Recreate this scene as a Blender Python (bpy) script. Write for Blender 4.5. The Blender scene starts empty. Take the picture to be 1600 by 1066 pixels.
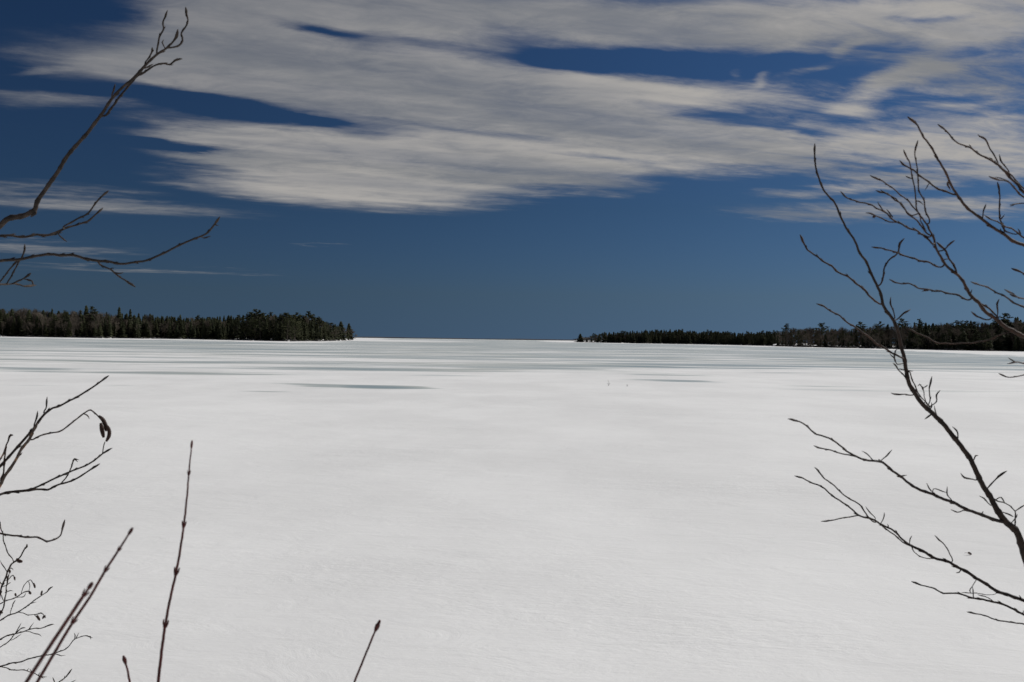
import bpy, math, random
import numpy as np
from mathutils import Vector, Matrix

random.seed(7); RNG = np.random.default_rng(7)
S = bpy.context.scene
COL = S.collection
R = math.radians

# ------------------------------------------------------------------ camera
CAM_H = 2.6                      # eye above the lake ice
FP = 1570.0                      # focal length in pixels of the 1600 px wide photograph
ROLL, PITCH = 0.0134, 0.0015
CF = Vector((0, math.cos(PITCH), -math.sin(PITCH)))
CR = Vector((math.cos(ROLL), 0, math.sin(ROLL)))
CU = CR.cross(CF)
cam_data = bpy.data.cameras.new('camera')
cam = bpy.data.objects.new('camera', cam_data); COL.objects.link(cam)
cam_data.sensor_width = 22.3
cam_data.lens = 22.3 * FP / 1600
cam_data.clip_start = 0.05; cam_data.clip_end = 40000
cam_data.dof.use_dof = True
cam_data.dof.focus_distance = 9.0
cam_data.dof.aperture_fstop = 8.0
M3 = Matrix((CR, CU, -CF)).transposed().to_4x4()
M3.translation = (0, 0, CAM_H)
cam.matrix_world = M3
S.camera = cam
CAMLOC = Vector((0, 0, CAM_H))

def at(x, y, d):
    """world point seen at photo pixel (x, y) at depth d in front of the camera"""
    return CAMLOC + (CF + CR * ((x - 800) / FP) + CU * ((533 - y) / FP)) * d

def on_lake(x, d):
    v = CF + CR * ((x - 800) / FP)
    return Vector((v.x * d, v.y * d, 0))

# ------------------------------------------------------------------ light
SUN_EL, SUN_AZ = R(41), R(62)     # azimuth from +Y (view direction) towards +X (right)
SUN_DIR = Vector((math.sin(SUN_AZ) * math.cos(SUN_EL), math.cos(SUN_AZ) * math.cos(SUN_EL), math.sin(SUN_EL)))
sun_data = bpy.data.lights.new('sun', 'SUN')
sun_data.energy = 3.52
sun_data.angle = R(0.53)
sun_data.color = (1.0, 0.974, 0.918)
sun = bpy.data.objects.new('sun', sun_data); COL.objects.link(sun)
sun.rotation_euler = SUN_DIR.to_track_quat('Z', 'Y').to_euler()
sun.location = (30, 30, 60)

S.view_settings.view_transform = 'Standard'
S.view_settings.look = 'None'
S.view_settings.exposure = 0.0
S.view_settings.gamma = 1.0
S.view_settings.use_curve_mapping = False

# ------------------------------------------------------------------ node helper
class NT:
    def __init__(self, tree):
        self.t = tree; self.n = tree.nodes; self.l = tree.links
    def link(self, a, b): self.l.new(a, b)
    def put(self, sock, v):
        if hasattr(v, 'is_output'): self.l.new(v, sock)
        else:
            sock.default_value = v
    def new(self, kind, **kw):
        n = self.n.new(kind)
        for k, v in kw.items(): setattr(n, k, v)
        return n
    def math(self, op, a, b=None, c=None, clamp=False):
        n = self.new('ShaderNodeMath', operation=op, use_clamp=clamp)
        self.put(n.inputs[0], a)
        if b is not None: self.put(n.inputs[1], b)
        if c is not None: self.put(n.inputs[2], c)
        return n.outputs[0]
    def vmath(self, op, a, b=None):
        n = self.new('ShaderNodeVectorMath', operation=op)
        self.put(n.inputs[0], a)
        if b is not None: self.put(n.inputs[1], b)
        return n.outputs['Value' if op in ('LENGTH', 'DOT_PRODUCT') else 'Vector']
    def comb(self, x, y, z):
        n = self.new('ShaderNodeCombineXYZ')
        for i, v in enumerate((x, y, z)): self.put(n.inputs[i], v)
        return n.outputs[0]
    def mapping(self, v, loc=(0, 0, 0), rot=(0, 0, 0), sc=(1, 1, 1), vt='POINT'):
        n = self.new('ShaderNodeMapping', vector_type=vt)
        self.put(n.inputs['Vector'], v)
        n.inputs['Location'].default_value = loc
        n.inputs['Rotation'].default_value = rot
        n.inputs['Scale'].default_value = sc
        return n.outputs[0]
    def noise(self, v, scale, detail=4, rough=0.55, lac=2.0, dist=0.0):
        n = self.new('ShaderNodeTexNoise')
        self.put(n.inputs['Vector'], v)
        n.inputs['Scale'].default_value = scale
        n.inputs['Detail'].default_value = detail
        n.inputs['Roughness'].default_value = rough
        n.inputs['Lacunarity'].default_value = lac
        n.inputs['Distortion'].default_value = dist
        return n
    def smooth(self, v, a, b, lo=0.0, hi=1.0, kind='SMOOTHSTEP'):
        n = self.new('ShaderNodeMapRange', interpolation_type=kind)
        self.put(n.inputs['Value'], v)
        for k, x in (('From Min', a), ('From Max', b), ('To Min', lo), ('To Max', hi)):
            self.put(n.inputs[k], x)
        return n.outputs[0]
    def mix(self, f, a, b, blend='MIX'):
        n = self.new('ShaderNodeMix', data_type='RGBA', blend_type=blend)
        self.put(n.inputs[0], f)
        self.put(n.inputs[6], a if hasattr(a, 'is_output') else (*a, 1))
        self.put(n.inputs[7], b if hasattr(b, 'is_output') else (*b, 1))
        return n.outputs[2]

# ------------------------------------------------------------------ sky with clouds
world = bpy.data.worlds.new('World'); S.world = world
world.use_nodes = True
world.node_tree.nodes.clear()
W = NT(world.node_tree)
SKY_STRENGTH = 0.1
out = W.new('ShaderNodeOutputWorld')
bg = W.new('ShaderNodeBackground'); bg.inputs['Strength'].default_value = SKY_STRENGTH
W.link(bg.outputs[0], out.inputs[0])
sky = W.new('ShaderNodeTexSky', sky_type='NISHITA')
sky.sun_disc = False
sky.sun_elevation = SUN_EL
sky.sun_rotation = SUN_AZ
sky.altitude = 200; sky.air_density = 1.0; sky.dust_density = 0.6; sky.ozone_density = 2.0
tc = W.new('ShaderNodeTexCoord')
D = tc.outputs['Generated']
sep = W.new('ShaderNodeSeparateXYZ'); W.link(D, sep.inputs[0])
dx, dy, dz = sep.outputs
W.link(W.vmath('NORMALIZE', W.comb(dx, dy, W.math('MAXIMUM', dz, 0.045))), sky.inputs['Vector'])
az = W.math('ARCTAN2', dx, dy)
el = W.math('ARCSINE', dz)

# clear part: Nishita sky seen in crisp, dry spring air and darkened by polarisation away from the sun
cosg = W.vmath('DOT_PRODUCT', D, tuple(SUN_DIR))
pol = W.math('SUBTRACT', 1.0, W.math('MULTIPLY', cosg, cosg))            # sin^2 of the angle to the sun
tint = W.mix(W.smooth(el, 0.0, 0.13, 0.0, 1.0, 'LINEAR'), (0.195, 0.315, 0.59), (0.155, 0.265, 0.435))
tint = W.mix(W.smooth(el, 0.13, 0.34, 0.0, 1.0, 'LINEAR'), tint, (0.145, 0.258, 0.415))
polf = W.math('SUBTRACT', 1.0, W.math('MULTIPLY', pol, 0.58))
clear = W.mix(1.0, sky.outputs[0], tint, 'MULTIPLY')
clear = W.mix(1.0, clear, W.comb(polf, polf, polf), 'MULTIPLY')

# cloud layer: streaky noise on a flat ceiling, gathered into banks at measured bearings
zc = W.math('MAXIMUM', W.math('ADD', dz, 0.05), 0.05)
P = W.comb(W.math('DIVIDE', dx, zc), W.math('DIVIDE', dy, zc), 0.0)
PS = W.mapping(W.mapping(P, rot=(0, 0, R(-22))), sc=(0.46, 1.0, 1.0))
warp = W.noise(PS, 0.9, 4, 0.6)
w3 = W.vmath('SUBTRACT', warp.outputs['Color'], (0.5, 0.5, 0.5))
w3 = W.vmath('MULTIPLY', w3, (0.14, 0.035, 0.0))
fine = W.noise(PS, 3.6, 8, 0.66)
f3 = W.vmath('SUBTRACT', fine.outputs['Color'], (0.5, 0.5, 0.5))
f3 = W.vmath('MULTIPLY', f3, (0.06, 0.015, 0.0))
AE = W.vmath('ADD', W.vmath('ADD', W.comb(az, el, 0.0), w3), f3)

def blob(x, y, rx, ry, tilt, w, soft=0.08):
    v = (at(x, y, 1.0) - CAMLOC).normalized()
    a, e = math.atan2(v.x, v.y), math.asin(v.z)
    m = W.mapping(AE, loc=(a, e, 0), rot=(0, 0, R(-tilt + 0.77)),
                  sc=(rx / FP * math.cos(a) ** 1.5, ry / FP * math.cos(a), 1), vt='TEXTURE')
    r = W.vmath('LENGTH', m)
    return W.smooth(r, soft, 1.32, w, 0.0)

BANKS = [  # x, y, rx, ry, tilt, weight
 (440, 6, 300, 46, 3, 1.0), (700, 15, 340, 50, 4, 1.0), (1000, 38, 310, 46, 3, 1.0), (1280, 38, 280, 50, 3, 1.0),
 (1520, 26, 220, 56, 0, 1.0), (340, 52, 130, 44, 0, 1.0),
 (250, 108, 235, 42, 4, 1.0), (430, 112, 260, 70, 5, 1.0), (650, 140, 320, 80, 6, 1.0), (850, 182, 300, 82, 6, 1.0),
 (1000, 220, 290, 50, 5, 1.0), (1120, 232, 200, 32, 3, .9), (900, 132, 240, 36, 8, .9),
 (400, 222, 200, 36, 4, 1.0), (560, 258, 280, 46, 2, 1.0), (560, 292, 220, 34, 3, 1.0), (770, 252, 240, 54, 2, 1.0),
 (880, 287, 160, 15, 5, .8), (345, 258, 140, 11, 2, .8), (380, 290, 160, 18, 4, .5),
 (90, 160, 140, 15, -4, .5), (50, 148, 90, 10, 0, .28), (75, 105, 80, 7, -10, .32),
 (130, 315, 280, 21, 2, .55), (60, 385, 170, 10, 2, .46), (230, 423, 230, 6.5, 0, .5), (500, 387, 40, 2.5, 0, .2),
 (1430, 325, 310, 21, 2, .95), (1310, 292, 150, 10, 1, .7), (1370, 268, 170, 20, 8, .7),
 (1520, 200, 190, 66, 0, .85), (1430, 112, 85, 26, -22, .66), (1360, 142, 90, 22, -18, .62), (1340, 174, 55, 12, 10, .62),
 (1148, 104, 40, 10, -20, .5), (1176, 124, 46, 8, -18, .42), (1190, 78, 60, 8, -5, .3), (1160, 150, 230, 28, 5, .54), (1320, 222, 230, 30, 6, .66), (1260, 190, 120, 14, 6, .3),
 (1540, 110, 160, 55, 0, .62), (1570, 258, 130, 34, 0, .8), (1255, 113, 45, 7, -4, .4), (1320, 75, 50, 9, -15, .45)]
GAPS = [
 (500, 49, 100, 10, 6, .95), (640, 63, 120, 8, 6, .36), (790, 52, 110, 20, 8, .6), (970, 93, 260, 21, 2, 1.25), (330, 161, 190, 19, 7, 1.05),
 (450, 188, 100, 9, 6, .8), (310, 241, 120, 10, 2, .9), (1080, 172, 120, 14, 8, .6), (930, 250, 120, 7, 8, .5),
 (700, 205, 200, 6, 7, .35), (110, 135, 110, 7, 3, .5), (1230, 200, 110, 13, 8, .6), (1440, 27, 70, 6, 6, .5),
 (1500, 150, 110, 8, 3, .45), (1500, 250, 130, 10, 2, .5), (1240, 92, 60, 10, 0, .5)]
acc = None
for b in BANKS:
    o = blob(*b); acc = o if acc is None else W.math('ADD', acc, o)
acc = W.math('MINIMUM', acc, 1.12)
for b in GAPS:
    acc = W.math('SUBTRACT', acc, blob(*b, soft=0.0))
# beyond the photographed patch the same kind of broken stratus carries on
inside = W.math('MULTIPLY', W.smooth(W.math('ABSOLUTE', az), 0.50, 0.62, 1.0, 0.0), W.smooth(el, 0.335, 0.40, 1.0, 0.0))
far_n = W.noise(W.mapping(PS, loc=(3.1, 1.7, 0)), 0.55, 3, 0.5)
outc = W.smooth(far_n.outputs['Fac'], 0.44, 0.60, 0.0, 0.95)
outc = W.math('MULTIPLY', outc, W.smooth(el, 0.07, 0.16, 0.0, 1.0))
cov = W.math('ADD', W.math('MULTIPLY', acc, inside), W.math('MULTIPLY', outc, W.math('SUBTRACT', 1.0, inside)))
streak = W.noise(W.mapping(PS, sc=(0.5, 1.2, 1)), 2.4, 9, 0.60, dist=0.35)
wisp = W.noise(W.mapping(W.mapping(P, rot=(0, 0, R(-20))), sc=(0.55, 1.3, 1)), 4.5, 8, 0.66, dist=0.5)
puff = W.noise(W.mapping(P, rot=(0, 0, R(-14)), sc=(0.62, 1.0, 1)), 6.5, 9, 0.68, dist=0.4)
nn = W.math('ADD', W.math('MULTIPLY', W.math('SUBTRACT', streak.outputs['Fac'], 0.5), 1.5),
            W.math('MULTIPLY', W.math('SUBTRACT', puff.outputs['Fac'], 0.5), 0.75))
# the right-hand part of the sheet is breaking up into finer wisps
torn = W.math('MULTIPLY_ADD', W.smooth(az, 0.08, 0.36), 1.7, 0.55)
nn = W.math('ADD', nn, W.math('MULTIPLY', W.math('SUBTRACT', wisp.outputs['Fac'], 0.5), torn))
dens = W.math('ADD', W.math('MULTIPLY', cov, 1.0), nn)
thin_n = W.noise(W.mapping(PS, loc=(1, 7, 0), sc=(0.5, 1.0, 1)), 1.5, 6, 0.52)
opac = W.smooth(thin_n.outputs['Fac'], 0.33, 0.62, 0.64, 0.97)
alpha = W.math('MULTIPLY', W.smooth(dens, -0.06, 1.28), opac)
alpha = W.math('MULTIPLY', alpha, W.smooth(cov, -0.02, 0.30))
shade_n = W.noise(W.mapping(PS, loc=(5, 2, 0), sc=(0.6, 1.1, 1)), 1.25, 6, 0.52)
cl_lit, cl_dim = (4.2, 4.02, 3.8), (2.3, 2.36, 2.46)
shv = W.math('ADD', shade_n.outputs['Fac'], W.math('MULTIPLY', W.math('SUBTRACT', puff.outputs['Fac'], 0.5), 0.35))
ccol = W.mix(W.smooth(shv, 0.34, 0.66), cl_dim, cl_lit)
skycol = W.mix(alpha, clear, ccol)
W.link(skycol, bg.inputs['Color'])

# ------------------------------------------------------------------ object helpers
def link(o, parent=None):
    COL.objects.link(o)
    if parent is not None: o.parent = parent
    return o

def mesh_obj(name, verts, faces, mat, parent=None, smooth=True, mname=None):
    me = bpy.data.meshes.new(mname or name)
    me.from_pydata([tuple(v) for v in verts], [], faces)
    if smooth: me.polygons.foreach_set('use_smooth', [True] * len(me.polygons))
    if mat is not None: me.materials.append(mat)
    me.update()
    return link(bpy.data.objects.new(name, me), parent)

def tag(o, label=None, cat=None, group=None, kind=None):
    if label: o['label'] = label
    if cat: o['category'] = cat
    if group: o['group'] = group
    if kind: o['kind'] = kind
    return o

def empty(name, loc, label, cat, group=None):
    o = bpy.data.objects.new(name, None); o.location = loc
    o.empty_display_size = 0.1
    COL.objects.link(o)
    return tag(o, label, cat, group)

def material(name):
    m = bpy.data.materials.new(name); m.use_nodes = True
    t = NT(m.node_tree)
    return m, t, m.node_tree.nodes['Principled BSDF']

# ------------------------------------------------------------------ materials
def bark_material(name, dark, light, scale=55.0, rough=0.7, patch=None):
    m, t, b = material(name)
    co = t.new('ShaderNodeTexCoord').outputs['Object']
    n = t.noise(co, scale, 5, 0.6)
    c = t.mix(t.smooth(n.outputs['Fac'], 0.35, 0.68), dark, light)
    if patch:
        n2 = t.noise(co, scale * 0.28, 3, 0.55)
        c = t.mix(t.smooth(n2.outputs['Fac'], 0.52, 0.60), c, patch)
    t.link(c, b.inputs['Base Color'])
    b.inputs['Roughness'].default_value = rough
    b.inputs['Specular IOR Level'].default_value = 0.22
    bp = t.new('ShaderNodeBump'); bp.inputs['Strength'].default_value = 0.3; bp.inputs['Distance'].default_value = 0.001
    t.link(t.noise(co, scale * 3, 4, 0.6).outputs['Fac'], bp.inputs['Height'])
    t.link(bp.outputs[0], b.inputs['Normal'])
    return m

M_GREY = bark_material('grey_brown_bark', (0.019, 0.0145, 0.012), (0.060, 0.044, 0.035))
M_DARK = bark_material('dark_alder_bark', (0.013, 0.0085, 0.0068), (0.037, 0.023, 0.0165))
M_RED = bark_material('red_dogwood_bark', (0.040, 0.009, 0.008), (0.10, 0.020, 0.016), 120, 0.5)
M_TAN = bark_material('patchy_tan_bark', (0.05, 0.036, 0.03), (0.12, 0.09, 0.07), 90, 0.7, (0.30, 0.165, 0.09))  # brown bark with lighter tan blotches mixed in by coarse noise
M_TWIG = bark_material('reddish_twig_bark', (0.020, 0.0115, 0.0085), (0.062, 0.033, 0.022))
M_CONE = bark_material('dark_cone_scales', (0.022, 0.013, 0.010), (0.060, 0.030, 0.022), 400)

def tree_material(name, a, b_, scale=0.6, trans=0.0):
    m, t, b = material(name)
    co = t.new('ShaderNodeTexCoord').outputs['Object']
    oi = t.new('ShaderNodeObjectInfo')
    n = t.noise(t.vmath('ADD', co, t.comb(t.math('MULTIPLY', oi.outputs['Random'], 37.0), 0.0, 0.0)), scale, 4, 0.6)
    c = t.mix(t.smooth(n.outputs['Fac'], 0.35, 0.65), a, b_)
    v = t.math('MULTIPLY_ADD', oi.outputs['Random'], 0.5, 0.75)
    c = t.mix(1.0, c, t.comb(v, v, v), 'MULTIPLY')
    t.link(c, b.inputs['Base Color'])
    b.inputs['Roughness'].default_value = 0.9
    b.inputs['Specular IOR Level'].default_value = 0.1
    return m
M_SPRUCE = tree_material('spruce_needles', (0.038, 0.044, 0.025), (0.062, 0.066, 0.034))
M_PINE = tree_material('pine_needles', (0.044, 0.050, 0.026), (0.074, 0.078, 0.038))
M_BARE = tree_material('bare_twigs', (0.100, 0.083, 0.066), (0.17, 0.142, 0.112))
M_TRUNK = tree_material('forest_trunk', (0.07, 0.058, 0.048), (0.14, 0.12, 0.10))
M_PALETRUNK = tree_material('pale_trunk', (0.12, 0.105, 0.09), (0.20, 0.18, 0.155))

def snow_lake_material():
    m, t, b = material('snow_and_ice')
    co = t.new('ShaderNodeTexCoord').outputs['Object']
    at_ = t.new('ShaderNodeAttribute'); at_.attribute_name = 'bare_ice'
    bare = at_.outputs['Fac']
    n1 = t.noise(t.mapping(co, rot=(0, 0, R(8)), sc=(0.022, 0.12, 1)), 1.0, 8, 0.64, dist=0.3)
    n3 = t.noise(t.mapping(co, rot=(0, 0, R(3)), sc=(0.05, 0.55, 1)), 1.0, 5, 0.65, dist=0.2)
    n2 = t.noise(t.mapping(co, rot=(0, 0, R(-5)), sc=(0.012, 0.018, 1)), 1.0, 4, 0.55)
    v = t.math('ADD', t.math('MULTIPLY', t.math('SUBTRACT', n1.outputs['Fac'], 0.5), 2.1),
               t.math('MULTIPLY', t.math('SUBTRACT', n2.outputs['Fac'], 0.5), 1.1))
    v = t.math('ADD', t.math('ADD', v, t.math('MULTIPLY', t.math('SUBTRACT', n3.outputs['Fac'], 0.5), 0.9)), bare)
    ice = t.smooth(v, 0.36, 0.70)
    deep = t.smooth(v, 0.66, 1.1)
    patch = t.noise(t.mapping(co, sc=(0.16, 0.10, 1)), 1.0, 5, 0.6)
    grain = t.noise(t.mapping(co, rot=(0, 0, R(20)), sc=(2.2, 5.0, 3)), 1.0, 6, 0.7)
    snow = t.mix(t.smooth(patch.outputs['Fac'], 0.35, 0.65), (0.745, 0.735, 0.722), (0.825, 0.815, 0.80))
    snow = t.mix(t.math('MULTIPLY', t.smooth(grain.outputs['Fac'], 0.52, 0.72), 0.16), snow, (0.90, 0.89, 0.875))
    tone = t.noise(t.mapping(co, sc=(0.03, 0.05, 1)), 1.0, 3, 0.5)
    icec = t.mix(t.smooth(tone.outputs['Fac'], 0.38, 0.62), (0.52, 0.545, 0.51), (0.45, 0.495, 0.49))
    icec = t.mix(deep, icec, (0.27, 0.34, 0.365))
    t.link(t.mix(ice, snow, icec), b.inputs['Base Color'])
    t.link(t.smooth(ice, 0, 1, 0.85, 0.38), b.inputs['Roughness'])
    b.inputs['Specular IOR Level'].default_value = 0.25
    # wind-carved crust
    rip = t.noise(t.mapping(co, rot=(0, 0, R(20)), sc=(1.2, 2.1, 2)), 1.0, 8, 0.66, dist=0.8)
    lump = t.noise(t.mapping(co, rot=(0, 0, R(10)), sc=(0.22, 0.34, 1)), 1.0, 3, 0.5)
    micro = t.noise(t.mapping(co, rot=(0, 0, R(24)), sc=(7, 16, 10)), 1.0, 4, 0.65)
    h = t.math('ADD', t.math('MULTIPLY', rip.outputs['Fac'], 0.045), t.math('MULTIPLY', lump.outputs['Fac'], 0.14))
    carved = t.smooth(t.noise(t.mapping(co, sc=(0.09, 0.16, 1)), 1.0, 4, 0.6).outputs['Fac'], 0.46, 0.66, 0.4, 3.2)
    sast = t.noise(t.mapping(co, rot=(0, 0, R(28)), sc=(1.6, 4.5, 2)), 1.0, 6, 0.7, dist=0.5)
    h = t.math('ADD', h, t.math('MULTIPLY', t.math('MULTIPLY', sast.outputs['Fac'], 0.016), carved))
    h = t.math('ADD', h, t.math('MULTIPLY', t.math('MULTIPLY', micro.outputs['Fac'], 0.012), carved))
    bp = t.new('ShaderNodeBump')
    bp.inputs['Distance'].default_value = 1.0
    t.link(t.smooth(ice, 0, 1, 0.42, 0.05), bp.inputs['Strength'])
    t.link(h, bp.inputs['Height'])
    t.link(bp.outputs[0], b.inputs['Normal'])
    return m
M_LAKE = snow_lake_material()

def shore_material(name, cover):
    m, t, b = material(name)
    co = t.new('ShaderNodeTexCoord').outputs['Object']
    n = t.noise(co, 0.22, 6, 0.65)
    c = t.mix(t.smooth(n.outputs['Fac'], cover, cover + 0.08), (0.78, 0.77, 0.755), (0.085, 0.068, 0.050))
    t.link(c, b.inputs['Base Color']); b.inputs['Roughness'].default_value = 0.9
    return m
M_SHORE = shore_material('snowy_forest_floor', 0.50)
M_BANK = shore_material('snow_and_litter', 0.55)
M_ROCK = tree_material('shore_rock', (0.035, 0.032, 0.030), (0.10, 0.095, 0.085))
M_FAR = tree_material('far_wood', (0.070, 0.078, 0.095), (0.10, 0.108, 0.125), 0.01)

# ------------------------------------------------------------------ shores (photo bearing x -> distance of the water line)
LEFT = [(-420, 640), (-250, 660), (-100, 690), (0, 680), (150, 628), (270, 660), (380, 592), (450, 544), (500, 610), (535, 760), (553, 985)]
POINT = [(897, 1458), (950, 1237), (1000, 1140), (1100, 1074), (1212, 850), (1300, 860)]
RIGHT = [(1208, 790), (1240, 745), (1300, 669), (1400, 600), (1500, 520), (1600, 504), (1750, 480), (1950, 470), (2150, 480)]
def interp(tab, x): return float(np.interp(x, [p[0] for p in tab], [p[1] for p in tab]))
def wob(x, s): return 8 * math.sin(x * 0.11 + s) + 5 * math.sin(x * 0.29 + 2 * s) + 3 * math.sin(x * 0.71 + s)
def shore_d(tab, x): return interp(tab, x) + wob(x, tab[0][1])

def floor_z(k):               # height of the forest floor k metres behind the water line
    return float(np.interp(k, [-8, 0, 3, 12, 50, 140, 190], [-0.3, 0.02, 0.5, 0.9, 1.7, 2.6, -0.3]))

def headland(name, tab, step, depth):
    xs = np.arange(tab[0][0], tab[-1][0] + .1, step)
    ks = [-8, 0, 3, 7, 12, 20, 32, 50, 80, 140, 190]
    verts, faces = [], []
    for x in xs:
        e = min((x - tab[0][0]), (tab[-1][0] - x)) / 30.0 if name != 'right_headland' else 1
        for k in ks:
            p = on_lake(x, shore_d(tab, x) + k * depth / 190)
            z = floor_z(k)
            p.z = z if z < 0.1 else z * (0.75 + 0.4 * random.random())
            verts.append(p)
    n = len(ks)
    for i in range(len(xs) - 1):
        for j in range(n - 1):
            faces.append((i * n + j, (i + 1) * n + j, (i + 1) * n + j + 1, i * n + j + 1))
    return tag(mesh_obj(name, verts, faces, M_SHORE), kind='structure')

# ------------------------------------------------------------------ the lake: one sheet to the horizon
def yh(x): return 530.7 + ROLL * (x - 800)
PUDDLES = [  # x, y, half width px, half height px, weight  (bare ice showing through the snow)
 (425, 599.3, 50, 1.8, .24), (490, 601.5, 70, 2.2, .36), (560, 603.8, 80, 3.0, .55), (625, 605, 62, 3.4, .56), (470, 607, 60, 1.3, .3), (1030, 594.5, 62, 1.9, .52), (1095, 598, 55, 2.3, .60),
 (190, 602.5, 36, 1.7, .5), (60, 603, 90, 1.3, .36), (310, 597, 45, 1.2, .42), (420, 611, 40, 1.4, .36), (690, 586.5, 60, 1.0, .42),
 (1570, 622, 70, 1.6, .36), (1290, 603, 70, 1.4, .36), (1010, 573, 60, 1.2, .34), (470, 615, 24, .9, .34),
 (50, 577, 60, 2, .25), (300, 585, 110, 1.5, .35), (560, 576, 120, 1.5, .3), (830, 576, 90, 1.2, .35), (200, 590, 60, 1.2, .3),
 (1050, 587, 50, .9, .3), (1230, 583, 60, 1.0, .3), (700, 590, 40, .8, .25), (1400, 566, 160, 5, .12), (1150, 572, 130, 4, .14)]
def bare_ice(x, d):
    """how much of the snow is gone at photo bearing x and distance d (0 snow .. 1 clear ice)"""
    dep = CAM_H * FP / d
    near_edge = float(np.interp(x, [-300, 0, 250, 500, 700, 900, 1100, 1212, 1300, 1420, 1600, 1900],
                                [66, 66, 64, 58, 50, 48, 47, 44, 43, 48, 50, 52]))
    core = float(np.interp(dep, [1.2, 3.0, 6, 14, 26, near_edge * .72, near_edge * .9, near_edge, near_edge * 1.3, 120],
                           [.60, .70, .71, .67, .63, .58, .50, .25, .10, .02]))
    core -= float(np.interp(x, [350, 750], [0.10, 0.0])) * float(np.interp(dep, [20, 30, 60], [0, .6, 1]))
    # drifted snow belt along the wooded shores
    for tab, w in ((LEFT, 135), (POINT, 190), (RIGHT, float(np.interp(x, [1212, 1300, 1400, 1600], [50, 70, 150, 235])))):
        lo, hi = tab[0][0], tab[-1][0]
        e = float(np.interp(x, [lo - 60, lo, hi, hi + 60], [0, 1, 1, 0]))
        if e > 0:
            s = shore_d(tab, min(max(x, lo), hi)) - d
            core -= 0.75 * e * float(np.interp(s, [-10, 0, w * .75, w * 1.1], [1, 1, 1, 0]))
    if 480 < x < 780:
        core -= 0.6 * float(np.interp(x, [500, 560, 640, 760], [0, 1, 1, 0])) * float(np.interp(dep, [3.2, 3.8, 5.0, 6.0], [0, 1, 1, 0]))
    for (px, py, hw, hh, w) in PUDDLES:
        pd = py - yh(px)
        r = math.hypot((x - px) / hw, (dep - pd) / hh)
        if r < 1.6: core += w * max(0.0, 1 - (r / 1.6) ** 2)
    return core

def build_lake():
    fine = np.radians(np.arange(-31, 31.01, 0.25))
    coarse = np.radians(np.arange(31, 329.1, 4.0))[1:-1]
    azs = np.concatenate([fine, coarse])
    deps = np.concatenate([np.geomspace(1400, 150, 50), np.linspace(148, 3, 180), np.geomspace(2.9, 0.26, 18)])
    ds = CAM_H * FP / deps
    na, nd = len(azs), len(ds)
    verts, val = [], []
    for a in azs:
        sa, ca = math.sin(a), math.cos(a)
        for d in ds:
            # distances are measured along the view axis within the view, radially elsewhere
            r = d / max(ca, 0.80)
            X, Y = sa * r, ca * r
            z = 0.0
            if r < 160:
                f = min(1, (160 - r) / 60)
                z = f * (0.030 * math.sin(X * 0.23 + 0.6 * math.sin(Y * 0.17)) + 0.022 * math.sin(Y * 0.31 + X * 0.12 + 1.3 * math.sin(X * .09)))
            verts.append((X, Y, z))
            if a < R(31.5):
                val.append(bare_ice(800 + FP * math.tan(a), d))
            else:
                val.append(0.25)
    faces = []
    for i in range(na):
        j = (i + 1) % na
        for k in range(nd - 1):
            faces.append((i * nd + k, j * nd + k, j * nd + k + 1, i * nd + k + 1)[::-1])
    c = len(verts); verts.append((0, 0, 0)); val.append(0)
    for i in range(na):
        faces.append((c, (i + 1) % na * nd, i * nd))
    o = mesh_obj('lake_ice', verts, faces, M_LAKE)
    at_ = o.data.attributes.new('bare_ice', 'FLOAT', 'POINT')
    at_.data.foreach_set('value', val)
    return tag(o, kind='structure')
build_lake()

# the near bank the photographer stands on (just below the picture)
def build_bank():
    verts, faces = [], []
    xs = np.arange(-14, 14.01, 0.5); ys = [-12, -6, -3, -1.5, 0, 1, 2, 2.8, 3.4, 3.9, 4.4, 4.9, 5.4]
    for x in xs:
        for y in ys:
            z = float(np.interp(y, [-12, -3, 0, 2.8, 3.9, 4.9, 5.4], [1.9, 1.25, 1.0, 0.92, 0.6, 0.1, -0.15]))
            verts.append((x, y + 0.25 * math.sin(x * .8), z + random.uniform(-.03, .03)))
    n = len(ys)
    for i in range(len(xs) - 1):
        for j in range(n - 1):
            faces.append((i * n + j, (i + 1) * n + j, (i + 1) * n + j + 1, i * n + j + 1))
    return tag(mesh_obj('bank', verts, faces, M_BANK), kind='structure')
build_bank()
GROUND = 0.95

headland('left_headland', LEFT, 4, 210)
headland('distant_point', POINT, 4, 160)
headland('right_headland', RIGHT, 5, 260)

def build_far_shore():
    verts, faces = [], []
    azs = np.linspace(R(-40), R(40), 260)
    for a in azs:
        n = math.sin(a * 37) * .5 + math.sin(a * 91 + 1) * .3 + math.sin(a * 210) * .2
        h = 8.5 + 2.5 * n
        for (r, z) in ((9000, -1), (9000, h * .55), (9060, h), (9300, h * 1.1), (9600, -1)):
            verts.append((math.sin(a) * r, math.cos(a) * r, z))
    for i in range(len(azs) - 1):
        for j in range(4):
            faces.append((i * 5 + j, (i + 1) * 5 + j, (i + 1) * 5 + j + 1, i * 5 + j + 1))
    return tag(mesh_obj('far_shore', verts, faces, M_FAR), kind='structure')
build_far_shore()

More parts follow.
